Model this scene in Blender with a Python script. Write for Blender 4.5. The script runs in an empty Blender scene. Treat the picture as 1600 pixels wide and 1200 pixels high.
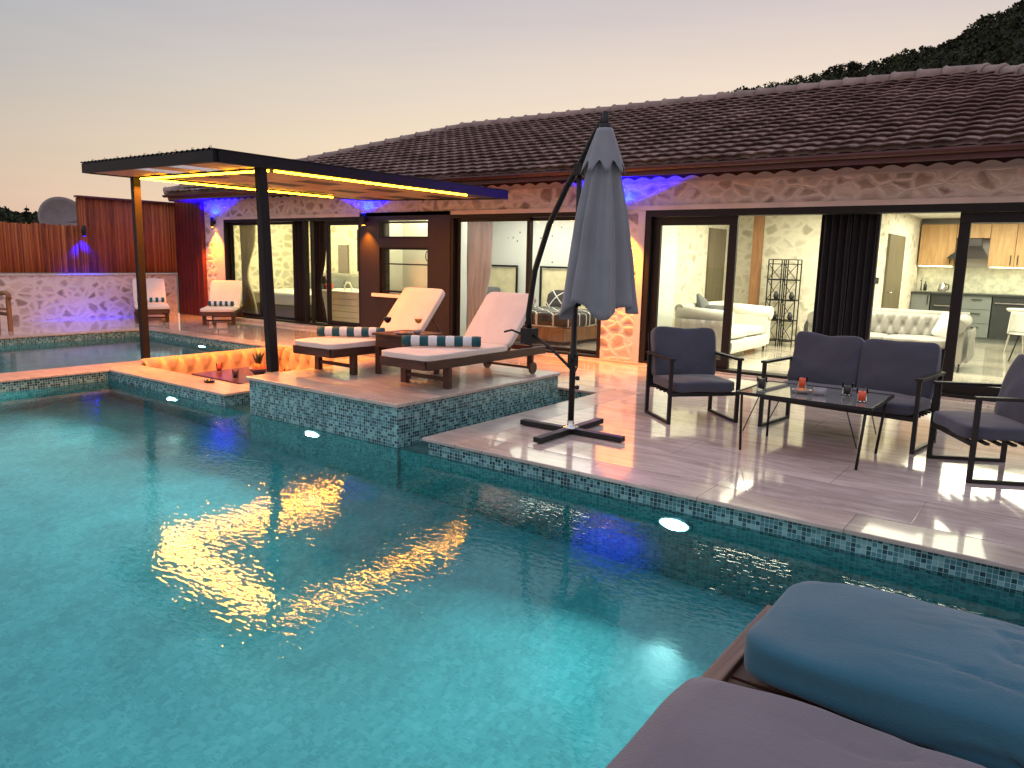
import bpy, bmesh, math, random
from mathutils import Vector, Matrix, noise
random.seed(7)
sc = bpy.context.scene
col = sc.collection
R = math.radians

# ------------------------------------------------------------------ materials
def nt(name):
    m = bpy.data.materials.new(name); m.use_nodes = True
    t = m.node_tree; t.nodes.clear()
    o = t.nodes.new('ShaderNodeOutputMaterial')
    return m, t, o
def nd(t, typ, **kw):
    n = t.nodes.new(typ)
    for k, v in kw.items():
        if k.startswith('i_'):
            n.inputs[k[2:].replace('_', ' ')].default_value = v
        else: setattr(n, k, v)
    return n
def ramp(t, fac, stops):
    r = t.nodes.new('ShaderNodeValToRGB')
    e = r.color_ramp.elements
    while len(e) < len(stops): e.new(0.5)
    for i, (p, c) in enumerate(stops):
        e[i].position = p; e[i].color = (*c, 1)
    t.links.new(fac, r.inputs[0]); return r
def mapped(t, scale=(1, 1, 1), rot=(0, 0, 0), co='Object'):
    tc = t.nodes.new('ShaderNodeTexCoord'); mp = t.nodes.new('ShaderNodeMapping')
    mp.inputs['Scale'].default_value = scale; mp.inputs['Rotation'].default_value = rot
    t.links.new(tc.outputs[co], mp.inputs[0]); return mp.outputs[0]
def noise_n(t, vec, scale, detail=4, rough=.55, dist=0):
    n = t.nodes.new('ShaderNodeTexNoise'); n.inputs['Scale'].default_value = scale
    n.inputs['Detail'].default_value = detail; n.inputs['Roughness'].default_value = rough
    n.inputs['Distortion'].default_value = dist
    t.links.new(vec, n.inputs['Vector']); return n
def mixc(t, a, b, fac, mode='MIX'):
    n = t.nodes.new('ShaderNodeMix'); n.data_type = 'RGBA'; n.blend_type = mode
    for s, v in ((0, fac), (6, a), (7, b)):
        if hasattr(v, 'links') or isinstance(v, bpy.types.NodeSocket): t.links.new(v, n.inputs[s])
        else: n.inputs[s].default_value = v if s == 0 else (*v, 1)
    return n.outputs[2]
def mth(t, op, a, b=None, c=None):
    n = t.nodes.new('ShaderNodeMath'); n.operation = op
    for i, v in enumerate((a, b, c)):
        if v is None: continue
        if isinstance(v, bpy.types.NodeSocket): t.links.new(v, n.inputs[i])
        else: n.inputs[i].default_value = v
    return n.outputs[0]
def bump(t, h, strength, dist=.01, normal=None):
    b = t.nodes.new('ShaderNodeBump'); b.inputs['Strength'].default_value = strength
    b.inputs['Distance'].default_value = dist
    t.links.new(h, b.inputs['Height'])
    if normal: t.links.new(normal, b.inputs['Normal'])
    return b.outputs[0]
def princ(t, o, base=None, rough=.5, metal=0, spec=.5, normal=None, coat=0, coat_r=.05, sheen=0, trans=0, emit=None, es=0):
    p = t.nodes.new('ShaderNodeBsdfPrincipled')
    def s(k, v):
        if v is None: return
        if isinstance(v, bpy.types.NodeSocket): t.links.new(v, p.inputs[k])
        else: p.inputs[k].default_value = (*v, 1) if isinstance(v, tuple) else v
    s('Base Color', base); s('Roughness', rough); s('Metallic', metal); s('Specular IOR Level', spec)
    s('Normal', normal); s('Coat Weight', coat); s('Coat Roughness', coat_r); s('Sheen Weight', sheen)
    s('Transmission Weight', trans); s('Emission Color', emit); s('Emission Strength', es)
    t.links.new(p.outputs[0], o.inputs[0]); return p
def plain(name, c, rough=.5, metal=0, var=.12, nscale=6, bmp=.15, bscale=60, spec=.5, coat=0, sheen=0):
    m, t, o = nt(name)
    v = mapped(t)
    n = noise_n(t, v, nscale)
    lo = tuple(x*(1-var) for x in c); hi = tuple(min(1, x*(1+var)) for x in c)
    r = ramp(t, n.outputs[0], [(.3, lo), (.7, hi)])
    n2 = noise_n(t, v, bscale, 3)
    princ(t, o, r.outputs[0], rough, metal, spec, bump(t, n2.outputs[0], bmp, .003), coat, sheen=sheen)
    return m
def emis(name, c, s):
    m, t, o = nt(name)
    e = nd(t, 'ShaderNodeEmission'); e.inputs[0].default_value = (*c, 1); e.inputs[1].default_value = s
    t.links.new(e.outputs[0], o.inputs[0]); return m

def travertine(name, a, b, c, rlo, rhi, tile=(1.2, .6), joint=.35):
    m, t, o = nt(name)
    v = mapped(t, (.9, 4.2, 4.2), (0, 0, R(3)))
    v2 = mapped(t)
    n = noise_n(t, v, 1.5, 10, .68, 1.5)
    big = noise_n(t, v2, .45, 3)
    f = mth(t, 'ADD', mth(t, 'MULTIPLY', n.outputs[0], .75), mth(t, 'MULTIPLY', big.outputs[0], .25))
    r = ramp(t, f, [(.34, a), (.47, b), (.56, c), (.66, tuple(x*1.12 for x in c))])
    br = nd(t, 'ShaderNodeTexBrick', offset=.5); t.links.new(v2, br.inputs['Vector'])
    br.inputs['Scale'].default_value = 1; br.inputs['Brick Width'].default_value = tile[0]; br.inputs['Row Height'].default_value = tile[1]
    br.inputs['Mortar Size'].default_value = .004; br.inputs['Mortar Smooth'].default_value = .3
    br.inputs['Color1'].default_value = (.82, .82, .82, 1); br.inputs['Color2'].default_value = (1.1, 1.06, 1.04, 1)
    br.inputs['Mortar'].default_value = (joint, joint, joint, 1)
    base = mixc(t, r.outputs[0], br.outputs['Color'], 1.0, 'MULTIPLY')
    nr = noise_n(t, v2, 1.3, 4)
    rr = mth(t, 'MULTIPLY_ADD', nr.outputs[0], rhi-rlo, rlo)
    h = mth(t, 'ADD', mth(t, 'MULTIPLY', n.outputs[0], .25), mth(t, 'MULTIPLY', br.outputs['Fac'], -.6))
    wob = noise_n(t, v2, 3.2, 2)
    nm = bump(t, h, .12, .004)
    nm = bump(t, wob.outputs[0], .05, .02, nm)
    princ(t, o, base, rr, 0, .6, nm, coat=.35, coat_r=.06)
    return m
M = {}
M['deck'] = travertine('travertine_deck', (.38, .305, .28), (.52, .435, .405), (.64, .55, .515), .03, .13, (1.2, .6), .62)
M['coping'] = travertine('travertine_coping', (.30, .24, .21), (.42, .35, .31), (.52, .45, .40), .22, .42, (.9, 4))
M['floor_in'] = travertine('travertine_indoor', (.33, .29, .24), (.48, .44, .37), (.6, .56, .48), .08, .2)

def mosaic(name, mode, dark, mid, lite, grout, s=.031, rough=.18, fade=False):
    m, t, o = nt(name)
    tc = nd(t, 'ShaderNodeTexCoord'); sx = nd(t, 'ShaderNodeSeparateXYZ'); t.links.new(tc.outputs['Object'], sx.inputs[0])
    cb = nd(t, 'ShaderNodeCombineXYZ')
    if mode == 'wall':
        t.links.new(mth(t, 'ADD', sx.outputs[0], sx.outputs[1]), cb.inputs[0]); t.links.new(sx.outputs[2], cb.inputs[1])
    else:
        t.links.new(sx.outputs[0], cb.inputs[0]); t.links.new(sx.outputs[1], cb.inputs[1])
    br = nd(t, 'ShaderNodeTexBrick', offset=0); t.links.new(cb.outputs[0], br.inputs['Vector'])
    br.inputs['Scale'].default_value = 1; br.inputs['Brick Width'].default_value = s; br.inputs['Row Height'].default_value = s
    br.inputs['Mortar Size'].default_value = s*.055; br.inputs['Mortar Smooth'].default_value = .2
    br.inputs['Color1'].default_value = (0, 0, 0, 1); br.inputs['Color2'].default_value = (1, 1, 1, 1)
    br.inputs['Mortar'].default_value = (.5, .5, .5, 1)
    r = ramp(t, br.outputs['Color'], [(0, dark), (.30, dark), (.38, mid), (.72, mid), (.8, lite), (1, lite)])
    r.color_ramp.interpolation = 'LINEAR'
    big = noise_n(t, tc.outputs['Object'], 2.2, 3)
    base = mixc(t, r.outputs[0], tuple(grout), br.outputs['Fac'])
    base = mixc(t, base, ramp(t, big.outputs[0], [(.3, (.82, .82, .82)), (.7, (1.1, 1.1, 1.1))]).outputs[0], 1.0, 'MULTIPLY')
    princ(t, o, base, rough, 0, .5, bump(t, br.outputs['Fac'], -.3, .002))
    return m
M['mosaic'] = mosaic('glass_mosaic', 'wall', (.012, .05, .065), (.06, .19, .22), (.18, .37, .38), (.40, .53, .52), s=.028)
M['pool_wall'] = mosaic('pool_wall_mosaic', 'wall', (.03, .20, .21), (.07, .30, .31), (.12, .42, .42), (.16, .45, .44))
M['pool_floor'] = mosaic('pool_floor_mosaic', 'floor', (.16, .43, .45), (.19, .48, .50), (.24, .54, .56), (.24, .52, .53), s=.03)

def stone(name, mortar, s1, s2, s3, scale=3.3, bs=.8):
    m, t, o = nt(name)
    v = mapped(t, (1, 1, 1.35))
    w = noise_n(t, v, 2.2, 4)
    off = nd(t, 'ShaderNodeVectorMath', operation='MULTIPLY_ADD'); t.links.new(w.outputs['Color'], off.inputs[0])
    off.inputs[1].default_value = (.22, .22, .22); t.links.new(v, off.inputs[2])
    vo = nd(t, 'ShaderNodeTexVoronoi', feature='DISTANCE_TO_EDGE'); vo.inputs['Scale'].default_value = scale
    vc = nd(t, 'ShaderNodeTexVoronoi', feature='F1'); vc.inputs['Scale'].default_value = scale
    t.links.new(off.outputs[0], vo.inputs['Vector']); t.links.new(off.outputs[0], vc.inputs['Vector'])
    mn = noise_n(t, v, 9, 4)
    edge = mth(t, 'ADD', vo.outputs['Distance'], mth(t, 'MULTIPLY', mth(t, 'SUBTRACT', mn.outputs[0], .5), .17))
    mask = ramp(t, edge, [(.07, (0, 0, 0)), (.24, (1, 1, 1))])
    sp = nd(t, 'ShaderNodeSeparateColor'); t.links.new(vc.outputs['Color'], sp.inputs[0])
    fine = noise_n(t, v, 16, 6, .65)
    k = mth(t, 'ADD', mth(t, 'MULTIPLY', sp.outputs[0], .6), mth(t, 'MULTIPLY', fine.outputs[0], .4))
    sc_ = ramp(t, k, [(.2, s1), (.5, s2), (.8, s3)])
    base = mixc(t, tuple(mortar), sc_.outputs[0], mask.outputs[0])
    dome = mth(t, 'POWER', mth(t, 'MINIMUM', mth(t, 'MULTIPLY', mth(t, 'MAXIMUM', edge, 0.0), 2.4), 1.0), .5)
    h = mth(t, 'ADD', mth(t, 'MULTIPLY', dome, .9), mth(t, 'MULTIPLY', fine.outputs[0], .5))
    princ(t, o, base, .85, 0, .3, bump(t, h, bs, .03))
    return m
M['stone'] = stone('rubble_stone', (.68, .58, .53), (.27, .20, .17), (.44, .35, .30), (.60, .50, .44), 4.6, .6)
M['stone_in'] = stone('rubble_stone_indoor', (.74, .70, .58), (.44, .41, .31), (.60, .56, .45), (.70, .66, .54), 4.4, .38)
M['plaster'] = plain('plaster_pink_beige', (.60, .50, .46), .85, nscale=3)
M['plaster_in'] = plain('plaster_white_indoor', (.74, .74, .70), .8, nscale=2, var=.04, bmp=.05)
M['ceiling'] = plain('ceiling_white', (.8, .8, .77), .8, var=.03, bmp=.03)
M['brown_wall'] = plain('dark_brown_wall', (.008, .0035, .003), .6, nscale=2)
M['black_frame'] = plain('black_aluminium', (.008, .006, .006), .5, 0, bmp=.04, spec=.25)
M['fascia'] = plain('oxblood_fascia', (.07, .014, .012), .5)
M['black_metal'] = plain('black_powder_coat', (.008, .008, .009), .5, 0, bmp=.06, spec=.3)
M['chrome'] = plain('brushed_steel', (.55, .55, .55), .25, 1, bmp=.03)
M['white_lac'] = plain('white_lacquer', (.75, .74, .70), .35, var=.03, bmp=.02)

def wood(name, a, b, scale=(1, 1, 1), axis='X', rough=.5, ring=12):
    m, t, o = nt(name)
    s = {'X': (.8, ring, ring), 'Y': (ring, .8, ring), 'Z': (ring, ring, .8)}[axis]
    v = mapped(t, s)
    n = noise_n(t, v, 1.4, 6, .6, 1.2)
    r = ramp(t, n.outputs[0], [(.3, a), (.68, b)])
    princ(t, o, r.outputs[0], rough, 0, .4, bump(t, n.outputs[0], .25, .003))
    return m
M['teak'] = wood('dark_teak', (.028, .010, .006), (.075, .026, .014), axis='Y')
M['teak_x'] = wood('dark_teak_cross', (.028, .010, .006), (.085, .028, .014), axis='X')
M['teak_lite'] = wood('weathered_teak', (.10, .055, .04), (.24, .15, .12), axis='Y')
M['oak'] = wood('oak_cabinet', (.42, .24, .10), (.60, .38, .18), axis='Z', ring=7)
M['board'] = wood('pergola_board', (.22, .13, .08), (.40, .26, .16), axis='Y', ring=5)
M['pergola'] = plain('pergola_black_steel', (.009, .008, .009), .6, 0, spec=.2)
M['post_wood'] = wood('post_timber', (.16, .07, .03), (.30, .15, .07), axis='Z')

def fence_mat(name, c1, c2, c3):
    m, t, o = nt(name)
    tc = nd(t, 'ShaderNodeTexCoord')
    at = nd(t, 'ShaderNodeAttribute', attribute_name='Col')
    v = mapped(t, (14, 14, 1.0))
    n = noise_n(t, v, 2.0, 6, .6, .8)
    k = mth(t, 'ADD', mth(t, 'MULTIPLY', n.outputs[0], .6), mth(t, 'MULTIPLY', at.outputs['Fac'], .4))
    r = ramp(t, k, [(.25, c1), (.5, c2), (.75, c3)])
    princ(t, o, r.outputs[0], .75, 0, .3, bump(t, n.outputs[0], .5, .006))
    return m
M['reed'] = fence_mat('reed_fence', (.10, .025, .010), (.30, .075, .022), (.44, .15, .05))
M['redpanel'] = plain('dark_red_panel', (.10, .008, .006), .6, nscale=2, var=.3)

def fabric(name, c, weave=190, var=.08, sheen=.25, rough=.9, crease=.3):
    m, t, o = nt(name)
    v = mapped(t)
    n = noise_n(t, v, 3.5, 4); w = noise_n(t, v, weave, 2); cr = noise_n(t, v, 7, 5, .55, .6)
    lo = tuple(x*(1-var) for x in c); hi = tuple(min(1, x*(1+var)) for x in c)
    r = ramp(t, n.outputs[0], [(.3, lo), (.7, hi)])
    nm = bump(t, cr.outputs[0], crease, .012); nm = bump(t, w.outputs[0], .6, .003, nm)
    princ(t, o, r.outputs[0], rough, 0, .25, nm, sheen=sheen)
    return m
M['cush_navy'] = fabric('slate_fabric', (.046, .050, .070))
M['cush_blue'] = fabric('blue_fabric', (.022, .098, .145), crease=.25)
M['cush_mauve'] = fabric('mauve_grey_fabric', (.13, .115, .135), crease=.25)
M['canopy'] = fabric('grey_canopy', (.18, .19, .215), crease=.4)
M['pad'] = fabric('cream_pad', (.62, .53, .48))
M['cream'] = fabric('cream_leather', (.62, .42, .24), rough=.6)
M['sofa_white'] = fabric('white_velvet', (.66, .65, .56), rough=.6)
M['sofa_grey'] = fabric('grey_velvet', (.27, .26, .24), rough=.6)
M['pil_grey'] = fabric('grey_pillow', (.12, .125, .13))
M['pil_white'] = fabric('white_pillow', (.6, .6, .56))
M['sheer'] = fabric('sheer_curtain', (.42, .36, .36), crease=.1)
M['curtain_dark'] = fabric('black_curtain', (.010, .009, .012), crease=.1, sheen=.1)
M['curtain_lite'] = fabric('beige_curtain', (.55, .50, .40), crease=.1)
M['tow_dark'] = fabric('teal_towel', (.010, .07, .085), 200)
M['tow_white'] = fabric('white_towel', (.55, .58, .60), 200)

def plaid(name, a, b, s):
    m, t, o = nt(name)
    v = mapped(t, (s, s, s), (0, 0, R(45)))
    br = nd(t, 'ShaderNodeTexBrick', offset=0); t.links.new(v, br.inputs['Vector'])
    br.inputs['Scale'].default_value = 1; br.inputs['Brick Width'].default_value = 1; br.inputs['Row Height'].default_value = 1
    br.inputs['Mortar Size'].default_value = .045; br.inputs['Color1'].default_value = (*a, 1); br.inputs['Color2'].default_value = (*a, 1); br.inputs['Mortar'].default_value = (*b, 1)
    princ(t, o, br.outputs[0], .9, 0, .2); return m
M['plaid'] = plaid('plaid_blanket', (.05, .045, .045), (.6, .58, .54), 4)

def sheer(name, c, k=.55):
    m, t, o = nt(name)
    v = mapped(t, (1, 1, .15)); n = noise_n(t, v, 9, 4)
    r = ramp(t, n.outputs[0], [(.3, tuple(x*.8 for x in c)), (.7, c)])
    a = nd(t, 'ShaderNodeBsdfDiffuse'); b = nd(t, 'ShaderNodeBsdfTranslucent'); t.links.new(r.outputs[0], a.inputs[0]); t.links.new(r.outputs[0], b.inputs[0])
    mx = nd(t, 'ShaderNodeMixShader'); mx.inputs[0].default_value = k; t.links.new(a.outputs[0], mx.inputs[1]); t.links.new(b.outputs[0], mx.inputs[2]); t.links.new(mx.outputs[0], o.inputs[0]); return m
M['sheer'] = sheer('sheer_curtain', (.80, .75, .77), .5); M['curtain_lite'] = sheer('beige_curtain', (.66, .60, .45), .4)
M['milky'] = sheer('milky_roof_sheet', (.9, .88, .86), .85)
# roof tiles
m, t, o = nt('clay_tile')
v = mapped(t); n = noise_n(t, v, 2.2, 5); n2 = noise_n(t, v, 14, 5)
k = mth(t, 'ADD', mth(t, 'MULTIPLY', n.outputs[0], .55), mth(t, 'MULTIPLY', n2.outputs[0], .45))
r = ramp(t, k, [(.34, (.06, .034, .030)), (.5, (.14, .088, .076)), (.66, (.31, .23, .21))])
princ(t, o, r.outputs[0], .55, 0, .5, bump(t, n2.outputs[0], .4, .006)); M['tile'] = m
M['tile_cap'] = plain('ridge_tile_mortar', (.24, .18, .16), .85, nscale=4, var=.25)

# glass panes: thin
m, t, o = nt('window_glass')
fr = nd(t, 'ShaderNodeFresnel'); fr.inputs[0].default_value = 1.5
tr = nd(t, 'ShaderNodeBsdfTransparent'); tr.inputs[0].default_value = (.93, .96, .94, 1)
gl = nd(t, 'ShaderNodeBsdfGlossy'); gl.inputs['Roughness'].default_value = .02
mx = nd(t, 'ShaderNodeMixShader'); t.links.new(fr.outputs[0], mx.inputs[0]); t.links.new(tr.outputs[0], mx.inputs[1]); t.links.new(gl.outputs[0], mx.inputs[2])
t.links.new(mx.outputs[0], o.inputs[0]); M['glass'] = m
def drink(name, c, rough=.05):
    m, t, o = nt(name)
    fr = nd(t, 'ShaderNodeLayerWeight'); fr.inputs[0].default_value = .05
    tr = nd(t, 'ShaderNodeBsdfTransparent'); tr.inputs[0].default_value = (*c, 1)
    gl = nd(t, 'ShaderNodeBsdfGlossy'); gl.inputs['Roughness'].default_value = rough
    mx = nd(t, 'ShaderNodeMixShader'); t.links.new(fr.outputs[0], mx.inputs[0]); t.links.new(tr.outputs[0], mx.inputs[1]); t.links.new(gl.outputs[0], mx.inputs[2])
    t.links.new(mx.outputs[0], o.inputs[0]); return m
M['tumbler'] = drink('clear_tumbler', (.96, .98, .98))
M['juice'] = plain('red_orange_juice', (.75, .09, .02), .2, bmp=0)
M['cola'] = plain('dark_cola', (.02, .008, .006), .1, bmp=0)
M['wine'] = plain('red_wine', (.03, .003, .006), .1, bmp=0)
M['amber'] = plain('amber_drink', (.6, .25, .03), .2, bmp=0)
M['ceramic'] = plain('grey_ceramic', (.25, .24, .26), .3, bmp=.02)
M['snack'] = plain('orange_snacks', (.6, .22, .06), .8, nscale=40, var=.5)
M['tglass'] = plain('dark_table_glass', (.26, .27, .26), .06, 0, var=.02, bmp=0, spec=.8, coat=1)  # base colour lightened in place of the bright rooms' reflection
M['gloss_table'] = plain('glossy_dark_table', (.05, .012, .03), .28, bmp=0, coat=.1, spec=.4)
M['slate'] = plain('slate_cabinet', (.17, .19, .19), .4, var=.03, bmp=.02)
M['charcoal'] = plain('charcoal_appliance', (.03, .035, .037), .3, var=.05, bmp=.02)
M['olive_door'] = wood('olive_door', (.10, .085, .045), (.16, .135, .08), axis='Z')
M['dish'] = plain('grey_dish', (.20, .17, .17), .5)
M['leaf'] = plain('leaf_green', (.015, .03, .015), .6)
M['red_pot'] = plain('red_plastic', (.6, .03, .02), .4)
M['rattan'] = plain('rattan_grey', (.22, .18, .17), .8, nscale=90, var=.5, bmp=.6)
M['tub_panel'] = plain('white_tub_panel', (.68, .66, .56), .4, var=.03)
M['backsplash'] = plain('patterned_backsplash', (.62, .62, .50), .3, nscale=9, var=.25)
M['headboard_cream'] = plain('cream_headboard', (.70, .62, .40), .8)  # even cream colour, no emission

# star dotted wallpaper
m, t, o = nt('dotted_wallpaper')
v = mapped(t, (1, 1, 1)); vo = nd(t, 'ShaderNodeTexVoronoi', feature='F1'); vo.inputs['Scale'].default_value = 5; t.links.new(v, vo.inputs['Vector'])
r = ramp(t, vo.outputs['Distance'], [(.085, (.10, .10, .10)), (.10, (.68, .69, .66))])
princ(t, o, r.outputs[0], .8, 0, .2); M['dots'] = m

# emissive
M['led'] = emis('led_strip_amber', (1, .42, .008), 55)
m, t, o = nt('pool_lamp_lens')
tc = nd(t, 'ShaderNodeTexCoord'); ln = nd(t, 'ShaderNodeVectorMath', operation='LENGTH'); t.links.new(tc.outputs['Object'], ln.inputs[0])
st = mth(t, 'MULTIPLY_ADD', mth(t, 'MULTIPLY', ln.outputs['Value'], 11.0), -22.0, 32.0)
e = nd(t, 'ShaderNodeEmission'); e.inputs[0].default_value = (.70, 1, .93, 1); t.links.new(mth(t, 'MAXIMUM', st, 1.0), e.inputs[1]); t.links.new(e.outputs[0], o.inputs[0]); M['lamp_white'] = m
M['lamp_blue'] = emis('blue_lens', (.002, .008, 1), 60)
M['lamp_orange'] = emis('amber_lens', (1, .42, .04), 40)
M['ceil_lamp'] = emis('ceiling_light', (1, .95, .75), 9)
M['cab_glow'] = emis('cabinet_strip', (1, .93, .55), 14)
M['skylight'] = drink('milky_roof_sheet', (.9, .88, .84), .3)

# water
m, t, o = nt('pool_water')
v = mapped(t, (1, 1, 1), (0, 0, R(20)))
v2 = mapped(t, (1.0, 2.2, 1), (0, 0, R(-37)))
w1 = noise_n(t, v2, 5.5, 3, .5, .5); w2 = noise_n(t, v2, 15, 1, .5, .6); w3 = noise_n(t, v, 1.1, 2)
amp = ramp(t, w3.outputs[0], [(.35, (.62, .62, .62)), (.62, (1, 1, 1))])
h = mth(t, 'ADD', mth(t, 'MULTIPLY', w1.outputs[0], .22), mth(t, 'MULTIPLY', w2.outputs[0], .62))
h = mth(t, 'MULTIPLY', h, amp.outputs[0])
nm = bump(t, h, .8, .0028)
fr = nd(t, 'ShaderNodeFresnel'); fr.inputs[0].default_value = 1.46; t.links.new(nm, fr.inputs['Normal'])
rf = nd(t, 'ShaderNodeBsdfRefraction'); rf.inputs['IOR'].default_value = 1.33; rf.inputs['Roughness'].default_value = .02
rf.inputs['Color'].default_value = (.46, .87, .91, 1); t.links.new(nm, rf.inputs['Normal'])
gl = nd(t, 'ShaderNodeBsdfGlossy'); gl.inputs['Roughness'].default_value = .012; t.links.new(nm, gl.inputs['Normal'])
mx = nd(t, 'ShaderNodeMixShader'); t.links.new(fr.outputs[0], mx.inputs[0]); t.links.new(rf.outputs[0], mx.inputs[1]); t.links.new(gl.outputs[0], mx.inputs[2])
t.links.new(mx.outputs[0], o.inputs[0]); M['water'] = m

m, t, o = nt('hill_scrub')
v = mapped(t); n = noise_n(t, v, .12, 6, .65); n2 = noise_n(t, v, .9, 5, .7)
k = mth(t, 'ADD', mth(t, 'MULTIPLY', n.outputs[0], .5), mth(t, 'MULTIPLY', n2.outputs[0], .5))
r = ramp(t, k, [(.35, (.006, .008, .006)), (.6, (.02, .022, .014)), (.75, (.05, .045, .03))])
princ(t, o, r.outputs[0], 1, 0, .1); M['hill'] = m
M['foliage'] = plain('dark_foliage', (.026, .032, .018), .95, nscale=.22, var=.85, spec=.1)
M['ground'] = plain('dry_ground', (.10, .085, .06), .95, nscale=.5, var=.4)

# ------------------------------------------------------------------ mesh builder
class MB:
    def __init__(s): s.v = []; s.f = []; s.m = []; s.sm = []
    def add(s, vs, fs, mi=0, smooth=False):
        b = len(s.v); s.v += [tuple(p) for p in vs]
        for f in fs: s.f.append([b+i for i in f]); s.m.append(mi); s.sm.append(smooth)
        return s
    def box(s, x0, x1, y0, y1, z0, z1, mi=0):
        if x0 > x1: x0, x1 = x1, x0
        if y0 > y1: y0, y1 = y1, y0
        if z0 > z1: z0, z1 = z1, z0
        return s.add([(x0,y0,z0),(x1,y0,z0),(x1,y1,z0),(x0,y1,z0),(x0,y0,z1),(x1,y0,z1),(x1,y1,z1),(x0,y1,z1)],
                     [(0,3,2,1),(4,5,6,7),(0,1,5,4),(1,2,6,5),(2,3,7,6),(3,0,4,7)], mi)
    def bar(s, p0, p1, w, h, mi=0, up=(0,0,1)):
        p0 = Vector(p0); p1 = Vector(p1); d = (p1-p0).normalized(); u = Vector(up)
        if abs(d.dot(u)) > .98: u = Vector((1,0,0))
        a = d.cross(u).normalized()*w/2; b = a.cross(d).normalized()*h/2
        vs = [p0-a-b, p0+a-b, p0+a+b, p0-a+b, p1-a-b, p1+a-b, p1+a+b, p1-a+b]
        return s.add(vs, [(0,3,2,1),(4,5,6,7),(0,1,5,4),(1,2,6,5),(2,3,7,6),(3,0,4,7)], mi)
    def tube(s, pts, r, n=10, mi=0, cap=True):
        pts = [Vector(p) for p in pts]; rs = r if isinstance(r, (list, tuple)) else [r]*len(pts)
        vs = []; ref = None
        for i, p in enumerate(pts):
            d = (pts[min(i+1, len(pts)-1)]-pts[max(i-1, 0)]).normalized()
            if ref is None: ref = Vector((0,0,1)) if abs(d.z) < .9 else Vector((1,0,0))
            a = d.cross(ref).normalized(); b = a.cross(d).normalized(); ref = b
            for k in range(n):
                th = 2*math.pi*k/n; vs.append(p+a*math.cos(th)*rs[i]+b*math.sin(th)*rs[i])
        fs = []
        for i in range(len(pts)-1):
            for k in range(n):
                fs.append((i*n+k, i*n+(k+1) % n, (i+1)*n+(k+1) % n, (i+1)*n+k))
        s.add(vs, fs, mi, True)
        if cap:
            b = len(s.v)-len(vs)
            s.f.append([b+k for k in range(n)][::-1]); s.m.append(mi); s.sm.append(False)
            s.f.append([b+(len(pts)-1)*n+k for k in range(n)]); s.m.append(mi); s.sm.append(False)
        return s
    def lathe(s, prof, c, n=20, mi=0):
        vs = []; fs = []
        for (r, z) in prof:
            for k in range(n):
                th = 2*math.pi*k/n; vs.append((c[0]+r*math.cos(th), c[1]+r*math.sin(th), c[2]+z))
        for i in range(len(prof)-1):
            for k in range(n): fs.append((i*n+k, i*n+(k+1) % n, (i+1)*n+(k+1) % n, (i+1)*n+k))
        return s.add(vs, fs, mi, True)
    def grid(s, fn, nu, nv, mi=0, smooth=True, flip=False):
        vs = [fn(i/nu, j/nv) for j in range(nv+1) for i in range(nu+1)]
        w = nu+1; fs = []
        for j in range(nv):
            for i in range(nu):
                q = (j*w+i, j*w+i+1, (j+1)*w+i+1, (j+1)*w+i)
                fs.append(q[::-1] if flip else q)
        return s.add(vs, fs, mi, smooth)
    def xf(s, mat, start=0):
        s.v[start:] = [tuple(mat @ Vector(p)) for p in s.v[start:]]; return s
    def build(s, name, mats, parent=None, bevel=0, seg=2, solid=0, subs=0):
        me = bpy.data.meshes.new(name); me.from_pydata(s.v, [], s.f)
        if not isinstance(mats, (list, tuple)): mats = [mats]
        for m in mats: me.materials.append(m)
        me.polygons.foreach_set('material_index', s.m); me.polygons.foreach_set('use_smooth', s.sm)
        me.update()
        o = bpy.data.objects.new(name, me); col.objects.link(o)
        if parent: o.parent = parent
        if solid: md = o.modifiers.new('solid', 'SOLIDIFY'); md.thickness = solid; md.offset = 0
        if bevel:
            md = o.modifiers.new('bevel', 'BEVEL'); md.width = bevel; md.segments = seg; md.limit_method = 'ANGLE'; md.angle_limit = R(40)
        if subs: md = o.modifiers.new('sub', 'SUBSURF'); md.levels = subs; md.render_levels = subs
        return o
def tag(o, label=None, cat=None, group=None, kind=None):
    if label: o['label'] = label
    if cat: o['category'] = cat
    if group: o['group'] = group
    if kind: o['kind'] = kind
    return o
def thing(name, loc, label, cat, group=None, rz=0):
    o = bpy.data.objects.new(name, None); col.objects.link(o); o.empty_display_size = .1
    o.location = loc; o.rotation_euler.z = rz
    return tag(o, label, cat, group)
def struct(name, mb, mat, **kw): return tag(mb.build(name, mat, **kw), kind='structure')
def dup(root, loc, rz, label, group=None):
    def cp(o, par):
        c = o.copy(); col.objects.link(c); c.parent = par
        for ch in o.children: cp(ch, c)
        return c
    r_ = cp(root, None); r_.location = loc; r_.rotation_euler.z = rz; r_['label'] = label
    if group: r_['group'] = group
    return r_

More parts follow.
